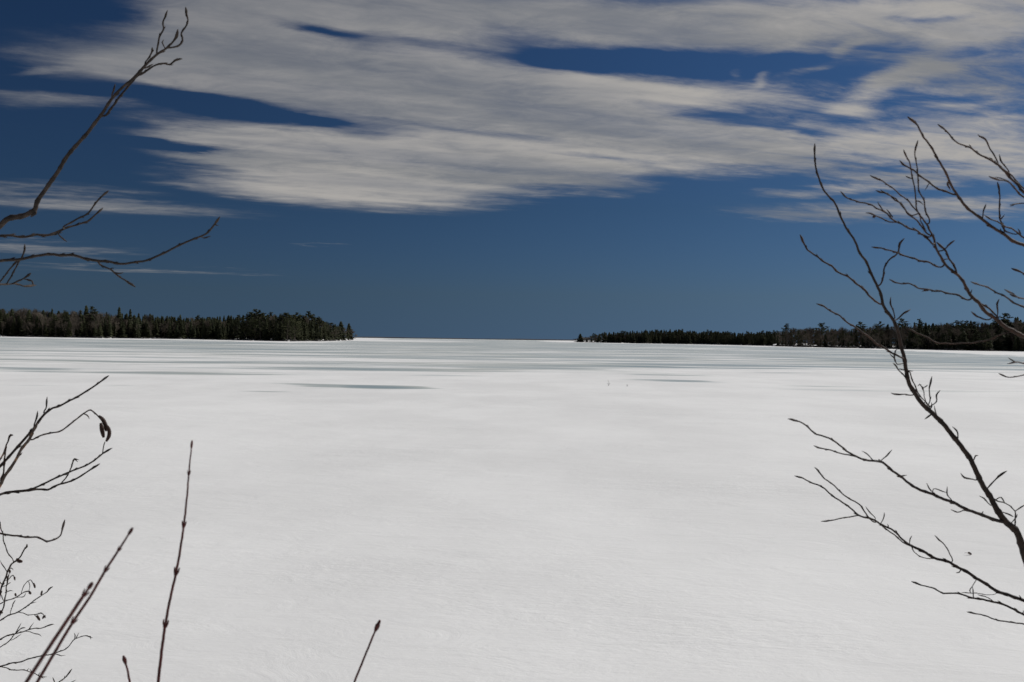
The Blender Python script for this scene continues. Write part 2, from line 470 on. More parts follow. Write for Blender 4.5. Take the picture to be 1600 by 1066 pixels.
# ------------------------------------------------------------------ forest trees: prototypes of unit height
def tube_np(p0, p1, r0, r1, sides=4):
    p0, p1 = np.array(p0, float), np.array(p1, float)
    d = p1 - p0; d /= (np.linalg.norm(d) + 1e-9)
    a = np.cross(d, (0.3, 0.2, 1) if abs(d[2]) < .9 else (1, 0, 0)); a /= np.linalg.norm(a); b = np.cross(d, a)
    V = []
    for p, r in ((p0, r0), (p1, r1)):
        for k in range(sides):
            t = 2 * math.pi * k / sides
            V.append(p + r * (math.cos(t) * a + math.sin(t) * b))
    F = [(k, (k + 1) % sides, sides + (k + 1) % sides, sides + k) for k in range(sides)]
    return V, F

class Acc:
    def __init__(self): self.v = []; self.f = []
    def add(self, V, F):
        b = len(self.v); self.v += list(V); self.f += [tuple(i + b for i in f) for f in F]
    def mesh(self, name, mat):
        me = bpy.data.meshes.new(name); me.from_pydata([tuple(map(float, p)) for p in self.v], [], self.f)
        me.materials.append(mat); me.update(); return me

def spruce_proto(seed, fat=1.0):
    r = random.Random(seed); tr, cr = Acc(), Acc()
    tr.add(*tube_np((0, 0, -0.03), (0, 0, 0.97), 0.013, 0.003, 5))
    z = 0.07
    while z < 0.985:
        u = 1 - z
        rad = (0.020 + 0.175 * u ** 0.82) * fat * r.uniform(.72, 1.18)
        n = 7 if z < .8 else 5
        a0 = r.uniform(0, 6.28)
        for k in range(n):
            if r.random() < .08: continue
            a = a0 + 6.283 * k / n + r.uniform(-.25, .25)
            L = rad * r.uniform(.65, 1.25)
            ca, sa = math.cos(a), math.sin(a)
            drop = L * r.uniform(.15, .5); w = L * .42 + .004
            top = z + .020 + .01 * r.random()
            tip = np.array((ca * L, sa * L, z - drop))
            m = np.array((ca * L * .55, sa * L * .55, z - drop * .3))
            s = np.array((-sa * w, ca * w, -0.012))
            s2 = np.array((sa * w, -ca * w, -0.012))
            c = np.array((0, 0, top))
            cr.add([c, m + s, tip, m + s2, m - np.array((0, 0, .030 + .3 * drop))], [(0, 1, 2), (0, 2, 3), (1, 4, 2), (2, 4, 3)])
        z += 0.036 * (0.55 + 0.75 * u)
    cr.add([(0.006, 0, .95), (-.004, .006, .95), (-.004, -.006, .95), (0, 0, 1.0)], [(0, 1, 3), (1, 2, 3), (2, 0, 3)])
    return tr, cr

def pine_proto(seed, lean=0.0):
    r = random.Random(seed); tr, cr = Acc(), Acc()
    tr.add(*tube_np((0, 0, -0.03), (lean, 0, 0.62), 0.020, 0.012, 6))
    tr.add(*tube_np((lean, 0, 0.62), (lean * 1.4, 0.01, 0.96), 0.012, 0.004, 5))
    z = 0.22
    while z < 1.0:
        n = 3 if z < .85 else 2
        for k in range(n):
            a = r.uniform(0, 6.283)
            L = (0.10 + 0.16 * math.sin(min(1, (1.06 - z) / .7) * 2.0)) * r.uniform(.5, 1.15)
            if z > .78: L *= .72
            if z > .93: L *= .7
            base = np.array((lean * z, 0, z - .05))
            tip = np.array((lean * z + math.cos(a) * L, math.sin(a) * L, z + r.uniform(-.01, .03)))
            tr.add(*tube_np(base, tip, .006, .002, 3))
            for q in range(3):
                c = base + (tip - base) * (0.45 + .28 * q) + np.array([r.gauss(0, .012) for _ in range(3)])
                R0 = r.uniform(.030, .055)
                for _ in range(9 if z < .7 else 14):
                    o = np.array((r.gauss(0, 1), r.gauss(0, 1), r.gauss(0, .45))); o = o / (np.linalg.norm(o) + .01) * R0 * r.uniform(.3, 1.1)
                    p = c + o * np.array((1, 1, .55))
                    e = np.array((r.gauss(0, 1), r.gauss(0, 1), r.gauss(0, .7))); e = e / np.linalg.norm(e) * r.uniform(.013, .026)
                    g = np.cross(e, (r.gauss(0, 1), r.gauss(0, 1), r.gauss(0, 1))); g = g / (np.linalg.norm(g) + 1e-6) * .015
                    cr.add([p - e, p + g, p + e, p - g], [(0, 1, 2), (0, 2, 3)])
        z += r.uniform(.045, .075)
    return tr, cr

def bare_proto(seed, spread=1.0, counts=(2, 3, 4, 4), thin=.0028):
    r = random.Random(seed); tr, cr = Acc(), Acc()
    def grow(p, d, L, rad, depth):
        q = p + d * L
        (tr if depth == 0 else cr).add(*tube_np(p, q, rad, rad * .62, 5 if depth == 0 else 3))
        if depth >= 4: return
        n = counts[depth] + (1 if r.random() < .4 else 0)
        for _ in range(n):
            s = p + (q - p) * r.uniform(.35, 1.0)
            e = np.array((r.gauss(0, 1), r.gauss(0, 1), r.gauss(0.25, .5))); e /= np.linalg.norm(e)
            nd = d * .75 + e * .62 * spread + np.array((0, 0, .22)); nd /= np.linalg.norm(nd)
            grow(s, nd, L * r.uniform(.50, .72), max(rad * .52, thin), depth + 1)
        if depth > 0: return
        nd = d + np.array((r.gauss(0, .08), r.gauss(0, .08), 0)); nd /= np.linalg.norm(nd)
        grow(q, nd, L * .66, rad * .6, 1)
    d = np.array((r.gauss(0, .05), r.gauss(0, .05), 1)); d /= np.linalg.norm(d)
    grow(np.array((0, 0, -.03)), d, .44, .013, 0)
    zmax = max(float(p[2]) for p in cr.v)
    for A in (tr, cr): A.v = [np.array(p) / np.array((1, 1, zmax)) for p in A.v]
    return tr, cr

PROTO = {'spruce': [spruce_proto(i, f) for i, f in ((1, .9), (2, 1.1), (3, 1.3), (4, .8))],
         'pine': [pine_proto(i, l) for i, l in ((11, 0), (12, .05), (13, -.04), (14, .02))],
         'bare': [bare_proto(i, s) for i, s in ((21, .8), (22, 1.0), (23, 1.15), (24, .9))]}
PROTO_FRONT = dict(PROTO, bare=[bare_proto(i, s, (3, 4, 5, 5), .0021) for i, s in ((31, .8), (32, 1.0), (33, 1.1), (34, .9))])
CROWN_MAT = {'spruce': M_SPRUCE, 'pine': M_PINE, 'bare': M_BARE}
TREE_NAME = {'spruce': 'spruce_tree', 'pine': 'pine_tree', 'bare': 'bare_tree'}
PM = {k: [(t.mesh(k + '_trunk', M_TRUNK if k != 'bare' or i % 2 else M_PALETRUNK), c.mesh(k + '_crown', CROWN_MAT[k])) for i, (t, c) in enumerate(v)]
      for k, v in PROTO_FRONT.items()}
COUNT = {'spruce': 0, 'pine': 0, 'bare': 0}

def plant_tree(kind, loc, h, wscale, label, group=None):
    i = random.randrange(4)
    t = empty(TREE_NAME[kind], loc, label, 'tree', group)
    t.rotation_euler = (R(random.gauss(0, 1.2)), R(random.gauss(0, 1.2)), random.uniform(0, 6.283))
    t.scale = (h * wscale, h * wscale, h)
    tm, cm = PM[kind][i]
    a = bpy.data.objects.new('trunk', tm); link(a, t)
    b = bpy.data.objects.new('crown', cm); link(b, t)
    COUNT[kind] += 1
    return t

WOOD = {}     # per headland: arrays of the uncountable interior of the wood
def add_wood(key, kind, loc, h, wscale):
    t, c = random.choice(PROTO[kind])
    a = random.uniform(0, 6.283); ca, sa = math.cos(a), math.sin(a)
    for A, mi in ((t, 3), (c, {'spruce': 0, 'pine': 1, 'bare': 2}[kind])):
        V = np.array([tuple(map(float, p)) for p in A.v])
        V = V * np.array((h * wscale, h * wscale, h))
        V = np.stack([V[:, 0] * ca - V[:, 1] * sa, V[:, 0] * sa + V[:, 1] * ca, V[:, 2]], 1) + np.array(loc)
        w = WOOD.setdefault(key, {'v': [], 'f': [], 'm': [], 'n': 0})
        w['v'].append(V); w['f'] += [tuple(i + w['n'] for i in f) for f in A.f]; w['m'] += [mi] * len(A.f); w['n'] += len(V)

def finish_wood():
    for key, w in WOOD.items():
        me = bpy.data.meshes.new('wood')
        me.from_pydata(np.concatenate(w['v']).tolist(), [], w['f'])
        for m in (M_SPRUCE, M_PINE, M_BARE, M_TRUNK): me.materials.append(m)
        me.polygons.foreach_set('material_index', w['m']); me.update()
        o = link(bpy.data.objects.new('wood', me))
        tag(o, key, 'wood', kind='stuff')

LEFT_SKY = [(-400, 474), (0, 481), (50, 481), (95, 484), (140, 483), (200, 488), (250, 491), (300, 493), (350, 494), (385, 491), (402, 488), (430, 491), (470, 490), (490, 492), (500, 497), (512, 503), (520, 508), (553, 514)]
POINT_SKY = [(897, 527), (905, 523), (918, 528), (926, 524), (940, 521), (960, 519), (975, 517), (1000, 515.5), (1060, 515), (1100, 516.5), (1150, 518), (1212, 518), (1300, 516)]
RIGHT_SKY = [(1212, 518), (1225, 513), (1250, 511), (1300, 512), (1340, 511), (1400, 507), (1440, 505), (1500, 503), (1545, 503), (1600, 497), (1750, 490), (2150, 480)]

def shore_y(tab, x): return yh(x) + CAM_H * FP / shore_d(tab, x)

def forest(tab, sky, x0, x1, step, rows, kindf, place, label_place, infill, depth_f):
    for row in range(rows):
        x = x0 + step * (row * .5)
        while x < x1:
            xx = x + random.uniform(-.35, .35) * step
            k = 4 + row * 13 + random.uniform(0, 9)
            d = shore_d(tab, xx) + k * depth_f
            top = interp(sky, xx)
            kind = kindf(xx, row)
            full = (yh(xx) - top) / FP * d + CAM_H
            f = random.uniform(.50, .86) if row == 0 else random.uniform(.76, 1.02)
            if row == rows - 1: f = random.uniform(.84, 1.06)
            if kind == 'pine': f *= 1.02
            p = on_lake(xx, d); p.z = floor_z(k * depth_f) * .8
            h = max(3.5, full * f - p.z)
            ws = {'spruce': random.uniform(.95, 1.45), 'pine': random.uniform(1.05, 1.5), 'bare': random.uniform(.85, 1.2)}[kind]
            lab = {'spruce': 'dark narrow spruce standing in the wood on ', 'pine': 'dark broad-crowned pine standing in the wood on ',
                   'bare': 'leafless grey-brown tree standing in the wood on '}[kind] + label_place
            grp = {'spruce': 'spruces on ', 'pine': 'pines on ', 'bare': 'leafless trees on '}[kind] + label_place
            plant_tree(kind, p, h, ws, lab, grp)
            x += step * random.uniform(.75, 1.25)
    for (n, k0, k1, f0, f1) in infill:
        for _ in range(n):
            xx = random.uniform(x0, x1 - 4)
            k = random.uniform(k0, k1)
            d = shore_d(tab, xx) + k * depth_f
            kind = kindf(xx, 2)
            if kind == 'pine' and random.random() < .6: kind = 'spruce'
            full = (yh(xx) - interp(sky, xx)) / FP * d + CAM_H
            p = on_lake(xx, d); p.z = floor_z(k * depth_f) * .8
            add_wood('interior of the dark wood behind the front trees on ' + label_place, kind, p, max(3.0, full * random.uniform(f0, f1) - p.z), random.uniform(1.1, 1.7) if kind == 'spruce' else random.uniform(1, 1.4))

def left_kind(x, row):
    u = random.random()
    if x < 190:
        return 'bare' if u < (.45 if row < 2 else .62) else ('spruce' if u < .93 else 'pine')
    if x < 275:
        return 'bare' if u < (.75 if row == 0 else .15) else 'spruce'
    if x < 370:
        return 'bare' if u < (.30 if row == 0 else .05) else ('spruce' if u < .85 else 'pine')
    if x < 500:
        return 'pine' if u < .62 else ('spruce' if u < .88 else 'bare')
    return 'spruce' if u < .45 else ('pine' if u < .75 else 'bare')
def point_kind(x, row):
    u = random.random()
    if x < 980: return 'bare' if u < .35 else ('spruce' if u < .75 else 'pine')
    return 'pine' if u < .55 else ('spruce' if u < .94 else 'bare')
def right_kind(x, row):
    u = random.random()
    if x < 1420: return 'bare' if u < .80 else ('spruce' if u < .9 else 'pine')
    return 'bare' if u < .38 else ('pine' if u < .68 else 'spruce')

forest(LEFT, LEFT_SKY, -40, 516, 7.0, 3, left_kind, 'left', 'the left headland',
       [(330, 2, 40, .45, .80), (300, 24, 95, .72, .97)], 1.0)
forest(POINT, POINT_SKY, 978, 1222, 6.5, 2, point_kind, 'point', 'the distant middle point',
       [(230, 2, 30, .5, .85), (200, 18, 80, .75, 1.0)], 1.0)
forest(RIGHT, RIGHT_SKY, 1214, 1640, 7.0, 3, right_kind, 'right', 'the right headland',
       [(120, 1, 10, .18, .5), (280, 2, 40, .45, .80), (240, 24, 100, .72, .97)], 1.0)
for _ in range(110):       # the wood goes on outside the picture
    for tab, sky, a, b, nm, kf in ((LEFT, LEFT_SKY, -400, -40, 'the left headland', left_kind), (RIGHT, RIGHT_SKY, 1640, 2120, 'the right headland', right_kind)):
        xx = random.uniform(a, b); k = random.uniform(4, 80); d = shore_d(tab, xx) + k
        p = on_lake(xx, d); p.z = floor_z(k) * .8
        add_wood('interior of the dark wood behind the front trees on ' + nm, kf(xx, 1), p, ((yh(xx) - interp(sky, xx)) / FP * d + CAM_H) * random.uniform(.6, 1), 1.1)

# trees that stand out against the sky
SINGLES = [  # kind, x, top y, shore table, metres inland, width, label
 ('spruce', 533, 502, LEFT, 14, 1.35, 'full dark spruce second from the tip of the left headland'),
 ('spruce', 545, 505, LEFT, 10, 1.25, 'dark bushy spruce at the very tip of the left headland'),
 ('bare', 550, 517, LEFT, 5, 1.5, 'low leafless bush leaning out at the tip of the left headland'),
 ('spruce', 524, 507, LEFT, 22, .9, 'thin grey spruce third from the tip of the left headland'),
 ('pine', 516, 505, LEFT, 16, 1.2, 'rounded pine where the left wood drops towards its tip'),
 ('bare', 526, 518, LEFT, 5, 1.3, 'small leafless tree in front of the thin spruce near the left tip'),
 ('spruce', 136, 477, LEFT, 20, 1.15, 'tallest pointed spruce rising above the leafless trees of the left headland'),
 ('spruce', 186, 479.5, LEFT, 20, 1.0, 'slim pointed spruce at the right end of the brown leafless trees'),
 ('spruce', 203, 483, LEFT, 20, .9, 'spruce with a split top just right of the leafless trees'),
 ('pine', 402, 484.5, LEFT, 24, 1.5, 'broad pine making the highest hump of the left wood'),
 ('pine', 446, 487.5, LEFT, 22, 1.6, 'wide flat-topped pine right of the highest hump'),
 ('pine', 482, 488, LEFT, 20, 1.4, 'last big pine before the left wood slopes down'),
 ('spruce', 543, 492 + 18, LEFT, 24, .8, 'small spruce half hidden between the two tip spruces'),
 ('spruce', 906.5, 521.5, POINT, 8, 1.5, 'lone dark conifer at the far left tip of the distant point'),
 ('bare', 901, 528, POINT, 6, 1.4, 'lowest bush at the outermost tip of the distant point'),
 ('bare', 914, 526.5, POINT, 8, 1.5, 'small leafless tree right of the lone tip conifer'),
 ('bare', 921, 527, POINT, 10, 1.3, 'second small leafless tree in the gap of the distant point'),
 ('pine', 928.5, 521, POINT, 10, 1.1, 'first dark pine after the gap on the distant point'),
 ('bare', 934, 524, POINT, 6, 1.3, 'pale leafless tree between two pines near the distant tip'),
 ('pine', 939, 521.5, POINT, 10, 1.0, 'squat pine in the thin row near the distant tip'),
 ('spruce', 944.5, 518.5, POINT, 12, 1.1, 'pointed spruce rising from the thin row near the distant tip'),
 ('bare', 949, 523, POINT, 6, 1.3, 'leafless tree in front of the thin conifer row on the distant point'),
 ('spruce', 952, 519, POINT, 14, 1.0, 'slim spruce second of the rising row on the distant point'),
 ('spruce', 959, 518.5, POINT, 14, 1.2, 'dark spruce third of the rising row on the distant point'),
 ('spruce', 965, 519, POINT, 16, 1.2, 'dark spruce fourth of the rising row on the distant point'),
 ('pine', 971, 517, POINT, 16, 1.3, 'pine at the top of the rising row on the distant point'),
 ('pine', 977, 517, POINT, 16, 1.2, 'pine where the thin row joins the solid distant wood'),
 ('pine', 1230, 506, RIGHT, 26, 1.25, 'open-crowned pine standing out at the left end of the right headland'),
 ('pine', 1285, 503.5, RIGHT, 26, 1.25, 'dark flat-topped pine above the leafless trees left of the leaning branch'),
 ('pine', 1347, 504, RIGHT, 26, 1.2, 'bushy pine sticking out of the leafless wood behind the leaning branch'),
 ('spruce', 1337, 507, RIGHT, 26, .9, 'thin conifer just left of the bushy pine in the leafless wood'),
 ('pine', 1373, 503.5, RIGHT, 26, 1.1, 'small-topped pine between the bushy pine and the dark stem'),
 ('spruce', 1388, 506, RIGHT, 26, 1.0, 'short conifer top directly left of the dark stem'),
 ('pine', 1413, 499, RIGHT, 26, 1.15, 'tall pine directly right of the dark alder stem'),
 ('pine', 1436, 500, RIGHT, 26, 1.05, 'second tall pine right of the dark alder stem'),
 ('pine', 1498, 499.5, RIGHT, 26, 1.2, 'round-topped pine below the drooping side branch'),
 ('pine', 1569, 491, RIGHT, 24, 1.3, 'tallest pine of the right headland beside the thick branch'),
 ('spruce', 1591, 495, RIGHT, 24, 1.0, 'pointed spruce at the right edge of the picture')]
for (kind, x, top, tab, k, ws, lab) in SINGLES:
    d = shore_d(tab, x) + k
    p = on_lake(x, d); p.z = floor_z(k) * .8
    h = (yh(x) - top) / FP * d + CAM_H - p.z
    plant_tree(kind, p, h, ws * (2.3 if tab is POINT and x < 926 else 1.7 if tab is POINT or (x > 515 and tab is LEFT) else 1.15), lab)
for _ in range(60):
    for tab, sky, a, b, nm in ((LEFT, LEFT_SKY, 505, 549, 'the left headland'), (POINT, POINT_SKY, 925, 982, 'the distant middle point')):
        xx = random.uniform(a, b); k = random.uniform(4, 34); d = shore_d(tab, xx) + k
        p = on_lake(xx, d); p.z = floor_z(k) * .8
        full = (yh(xx) - interp(sky, xx)) / FP * d + CAM_H
        if tab is POINT and random.random() < .55: continue
        add_wood('interior of the dark wood behind the front trees on ' + nm, random.choice(('spruce', 'bare', 'spruce')), p, full * (random.uniform(.6, .98) if tab is LEFT else random.uniform(.35, .85)), 1.5)
for xx, hh, kind in ((899, 4, 'bare'), (903, 5, 'spruce'), (909.5, 7, 'spruce'), (911.5, 7, 'bare'), (913, 6, 'bare'), (915.5, 7, 'bare'), (917, 5, 'spruce'), (919, 7, 'bare'), (920.5, 6, 'bare'),
                     (922.5, 8, 'bare'), (924, 8, 'spruce'), (926, 9, 'bare'), (930, 10, 'pine'), (933, 10, 'bare'), (936, 10, 'spruce'), (942, 11, 'pine'), (947, 11, 'spruce'), (955, 12, 'spruce'), (962, 12, 'spruce'), (968, 12, 'pine'), (974, 13, 'spruce')):
    for q in range(2):
        k = random.uniform(5, 25); d = shore_d(POINT, xx) + k; p = on_lake(xx, d); p.z = floor_z(k) * .8
        add_wood('interior of the dark wood behind the front trees on the distant middle point', kind, p, hh * random.uniform(.85, 1.1), 1.7)
finish_wood()

# boulders and dark driftwood along the water line (far too small to count)
def boulders(tab, x0, x1, n, lab):
    A = Acc()
    for _ in range(n):
        x = random.uniform(x0, x1); k = random.uniform(-2.5, 6)
        p = on_lake(x, shore_d(tab, x) + k); s = random.uniform(.25, .8)
        a = random.uniform(0, 6.28); base = np.array((p.x, p.y, max(0, floor_z(k)) - .1))
        V = []
        for i in range(6):
            t = a + i * 1.047; rr = s * random.uniform(.7, 1.3)
            V.append(base + np.array((math.cos(t) * rr * 1.8, math.sin(t) * rr, 0)))
        for i in range(6):
            t = a + i * 1.047 + .3; rr = s * random.uniform(.35, .8)
            V.append(base + np.array((math.cos(t) * rr * 1.8, math.sin(t) * rr, s * random.uniform(.6, 1.1))))
        F = [(i, (i + 1) % 6, 6 + (i + 1) % 6, 6 + i) for i in range(6)] + [(6, 7, 8, 9, 10, 11)]
        A.add(V, F)
    o = link(bpy.data.objects.new('shore_rocks', A.mesh('shore_rocks', M_ROCK)))
    tag(o, lab, 'rocks', kind='stuff')
boulders(LEFT, -40, 552, 900, 'dark boulders lining the foot of the left headland')
boulders(POINT, 899, 1215, 330, 'dark boulders lining the foot of the distant point')
boulders(RIGHT, 1212, 1640, 900, 'dark boulders lining the foot of the right headland')

# ------------------------------------------------------------------ foreground shrubs
def catmull(pts, seg_px):
    """smooth curve through the points, parametrised by length so that uneven spacing makes no loops"""
    P = [np.array(p, float) for p in pts]; n = len(P)
    h = [max(1e-3, math.hypot(*(P[i + 1] - P[i])[:2])) for i in range(n - 1)]
    T = []
    for i in range(n):
        if i == 0: T.append((P[1] - P[0]) / h[0])
        elif i == n - 1: T.append((P[-1] - P[-2]) / h[-1])
        else: T.append(((P[i] - P[i - 1]) / h[i - 1] * h[i] + (P[i + 1] - P[i]) / h[i] * h[i - 1]) / (h[i] + h[i - 1]))
    out = []
    for i in range(n - 1):
        k = max(2, int(h[i] / seg_px))
        for j in range(k):
            t = j / k
            out.append((2 * t ** 3 - 3 * t * t + 1) * P[i] + (t ** 3 - 2 * t * t + t) * h[i] * T[i] + (3 * t * t - 2 * t ** 3) * P[i + 1] + (t ** 3 - t * t) * h[i] * T[i + 1])
    out.append(P[-1]); return out

class Trace:
    """a twig followed through the air: pixel bearing, depth and thickness at each step"""
    def __init__(self, pts): self.p = pts     # rows: x, y, depth, width_px
    def near(self, x, y):
        b = min(range(len(self.p)), key=lambda i: (self.p[i][0] - x) ** 2 + (self.p[i][1] - y) ** 2)
        q = self.p[b]; return q, math.hypot(q[0] - x, q[1] - y)

def sweep(centres, radii, sides=7):
    V, F = [], []
    n = len(centres); up = None
    for i in range(n):
        a = centres[max(0, i - 1)]; b = centres[min(n - 1, i + 1)]
        d = (b - a).normalized() if (b - a).length > 1e-9 else Vector((0, 0, 1))
        if up is None:
            up = d.orthogonal().normalized()
        up = (up - d * up.dot(d)).normalized(); s = d.cross(up)
        for k in range(sides):
            t = 6.28318 * k / sides
            V.append(centres[i] + (up * math.cos(t) + s * math.sin(t)) * radii[i])
    for i in range(n - 1):
        for k in range(sides):
            k2 = (k + 1) % sides
            F.append((i * sides + k, i * sides + k2, (i + 1) * sides + k2, (i + 1) * sides + k))
    F.append(tuple(range(sides))[::-1]); F.append(tuple((n - 1) * sides + k for k in range(sides)))
    return V, F

BR = random.Random(99)
def limb(name, parent, root, pts, d0, d1, mat, w0=None, w1=None, bud=True, knots=True, spacing=22):
    """pts: (x, y) or (x, y, width px), from the base outwards; widths are those in the 1600 px photograph"""
    n = len(pts)
    full = []
    for i, p in enumerate(pts):
        u = i / (n - 1)
        w = p[2] if len(p) > 2 else w0 + (w1 - w0) * u
        full.append((p[0], p[1], d0 + (d1 - d0) * u, w))
    C = catmull(full, 3.5)
    centres, radii = [], []
    s = 0.0; nxt = BR.uniform(.4, 1) * spacing
    spurs = []
    jit = [BR.gauss(0, .25) for _ in range(3)]
    zz, zs, sgn = [(0.0, 0.0)], 0.0, BR.choice((-1, 1))
    while knots and zs < 4000:
        zs += BR.uniform(.6, 1.3) * spacing; zz.append((zs, sgn * BR.uniform(.3, 1.0))); sgn = -sgn
    nxt = zz[1][0] if knots else 1e9; kn = 1
    for i, c in enumerate(C):
        if i: s += math.hypot(c[0] - C[i - 1][0], c[1] - C[i - 1][1])
        k = 1.0
        if knots:
            if s > nxt:
                kn += 1; nxt = zz[min(kn, len(zz) - 1)][0]; k = 1.22
                spurs.append(i)
            elif spurs and i - spurs[-1] == 1: k = 1.08
        wj = .18 * math.sin(s * .19 + jit[0] * 9) + .14 * math.sin(s * .47 + jit[1] * 9)
        if knots: wj += float(np.interp(s, [z[0] for z in zz[max(0, kn - 2):kn + 2]], [z[1] for z in zz[max(0, kn - 2):kn + 2]]))
        centres.append(at(c[0] + wj, c[1] - wj, c[2])); radii.append(max(.40, c[3] * .5 * .71) * k / FP * c[2])
    if bud:
        # pointed bud swelling out of the last centimetre
        m = min(len(radii) - 1, 4); r0 = radii[-1 - m]
        prof = [1.05, 1.3, 1.5, 1.1, .35]
        for j in range(m + 1):
            radii[-1 - m + j] = r0 * prof[j + (4 - m)]
    origin = root.location
    local = [c - origin for c in centres]
    V, F = sweep(local, radii)
    A_v, A_f = list(V), list(F)
    for i in spurs:           # alternate side buds hugging the twig
        if i < 2 or i > len(local) - 4 or C[i][3] > 6.8 or BR.random() < .2: continue
        d = (local[i + 1] - local[i - 1]).normalized()
        side = d.cross(CF).normalized() * (1 if BR.random() < .5 else -1)
        side = (side + CF * BR.uniform(-.6, .6)).normalized()
        r = min(radii[i], 2.2 / FP * C[i][2]); L = r * 3.2; off = radii[i] - r
        b0 = local[i] + side * (off + r * .35); b1 = b0 + d * L * .45 + side * L * .22; b2 = b0 + d * L * 1.0 + side * L * .30
        v, f = sweep([b0, (b0 + b1) / 2, b1, b2], [r * .45, r * .55, r * .45, r * .1], 5)
        o = len(A_v); A_v += v; A_f += [tuple(q + o for q in g) for g in f]
    o = mesh_obj(name, A_v, A_f, mat, parent)
    return o, Trace([tuple(c) for c in C])

def twig(parent, trace, root, pts, w0, w1, mat, name='twig', bud=True, drift=.35, spacing=20):
    """a side shoot: starts on its parent wherever it comes closest, then drifts in depth"""
    a, da = trace.near(*pts[0][:2]); b, db = trace.near(*pts[-1][:2])
    if db < da: pts = pts[::-1]; a, da = b, db
    if da < 16 and da > 1: pts = [(a[0], a[1])] + list(pts)
    L = sum(math.hypot(pts[i + 1][0] - pts[i][0], pts[i + 1][1] - pts[i][1]) for i in range(len(pts) - 1))
    d0 = a[2]; d1 = d0 + BR.uniform(-1, 1) * drift * L / FP * d0
    pts = [p[:2] for p in pts]
    return limb(name, parent, root, pts, d0, d1, mat, w0, w1, bud=bud, spacing=spacing)

def pod(name, parent, root, pts, d, w, mat):
    """catkin or cone: a scaly spindle"""
    C = catmull([(p[0], p[1], d) for p in pts], 1.2)
    n = len(C); cs, rs = [], []
    for i, c in enumerate(C):
        u = i / (n - 1)
        cs.append(at(c[0], c[1], d) - root.location)
        rs.append(w * .5 / FP * d * (max(.12, math.sin(math.pi * (0.08 + .86 * u)) ** .45)) * (1.12 if i % 2 else .88))
    V, F = sweep(cs, rs, 9)
    return mesh_obj(name, V, F, mat, parent)

def base_at(x, d): 
    p = at(x, 533, d); return Vector((p.x, p.y, GROUND - .05))
def to_px(p):
    v = p - CAMLOC; d = v.dot(CF)
    return (800 + FP * v.dot(CR) / d, 533 - FP * v.dot(CU) / d, d)

# ---- A: small tree left of the picture whose boughs reach in at the upper left
DA = 2.25
rootA = empty('bare_tree', base_at(-330, DA), 'grey bare tree at the left edge reaching two long boughs into the sky', 'tree')
bx, by, _ = to_px(rootA.location)
_, tA = limb('trunk', rootA, rootA, [(bx, by, 70), (-325, 1100, 60), (-310, 760, 50), (-290, 520, 40), (-270, 420, 34), (-280, 250, 26), (-260, 60, 18), (-275, -150, 8)], DA, DA, M_GREY, knots=False, bud=False)
A1, t1 = limb('bough', rootA, rootA, [(-270, 430, 20), (-180, 405, 16), (-60, 372, 13), (0, 353, 12), (8, 345, 12), (45, 334, 11), (54, 328, 10.5), (59, 314, 9.5), (69, 299, 9), (75, 290, 8.5), (86, 275, 8.5), (97, 257, 8), (105, 244, 8), (123, 223, 7.5), (136.5, 208, 7.5), (150, 190, 7), (161.5, 175, 6.5), (175, 154, 6), (190, 138, 6), (208, 123, 6), (220, 110, 6), (233, 96, 5.5), (245.5, 85, 5), (260.5, 75, 4.5), (270.5, 65, 4), (277, 54, 4), (278.5, 45, 4)], DA, 2.15, M_GREY)
for pts, a, b in (([(262, 75), (277, 72.6), (285.5, 64), (283, 54), (290.5, 41), (294, 31), (290.5, 22.5), (290, 11)], 4, 3.2),
                  ([(245, 83), (247, 68), (250, 56), (255.5, 45), (255, 34), (258, 27), (262, 16)], 4, 3),
                  ([(227, 100), (233, 90), (238, 77.6), (239, 73)], 3.2, 2.6), ([(258, 75), (254, 66), (256, 62)], 2.2, 2),
                  ([(161, 182), (175, 168), (185, 154), (193, 144), (205, 130), (215, 119), (220, 116.5), (233, 108), (244, 101), (257, 99.7), (267, 100), (273, 95), (285, 92)], 4.6, 3.2),
                  ([(175, 151.5), (178, 141.5), (180, 131)], 3.2, 2.6), ([(225, 107), (239, 100.6)], 3, 2.6), ([(55, 331), (47, 340)], 6, 4)):
    twig(A1, t1, rootA, pts, a, b, M_GREY, spacing=13)
A2, t2 = limb('bough', rootA, rootA, [(-290, 470, 12), (-180, 395, 9), (-60, 367, 6.5), (0, 368, 5.5), (20, 369, 5), (44, 370, 5), (57.5, 366.7, 5), (77.5, 367.5, 5.5), (90, 362.5, 5.5), (101, 357.5, 5), (114, 353, 4), (137.5, 345.5, 4), (150, 335, 3.5), (162, 324, 3)], DA, 2.4, M_GREY, spacing=16)
for pts, a, b in (([(100, 357), (116, 345), (139, 332), (147.5, 320), (156, 310), (170, 298)], 4, 3.2), ([(91, 365), (100, 374), (104.5, 378)], 2.8, 2.2)):
    twig(A2, t2, rootA, pts, a, b, M_GREY, spacing=14)
A3, t3 = limb('bough', rootA, rootA, [(-295, 560, 14), (-180, 450, 10), (-60, 412, 7), (0, 407.5, 6.5), (32.5, 405, 6.5), (50, 401, 6), (75, 398, 6), (100, 399, 6), (117.5, 400, 6), (135, 404, 6), (152.5, 408, 6), (172.5, 409, 5.5), (187.5, 412, 5), (207.5, 411, 4.8), (225, 408, 4.6), (252.5, 397.5, 4.5), (282.5, 382, 4.3), (310, 371, 4), (322.5, 365, 4), (335, 351, 4), (343, 339.5, 3.4)], DA, 2.05, M_GREY, spacing=24)
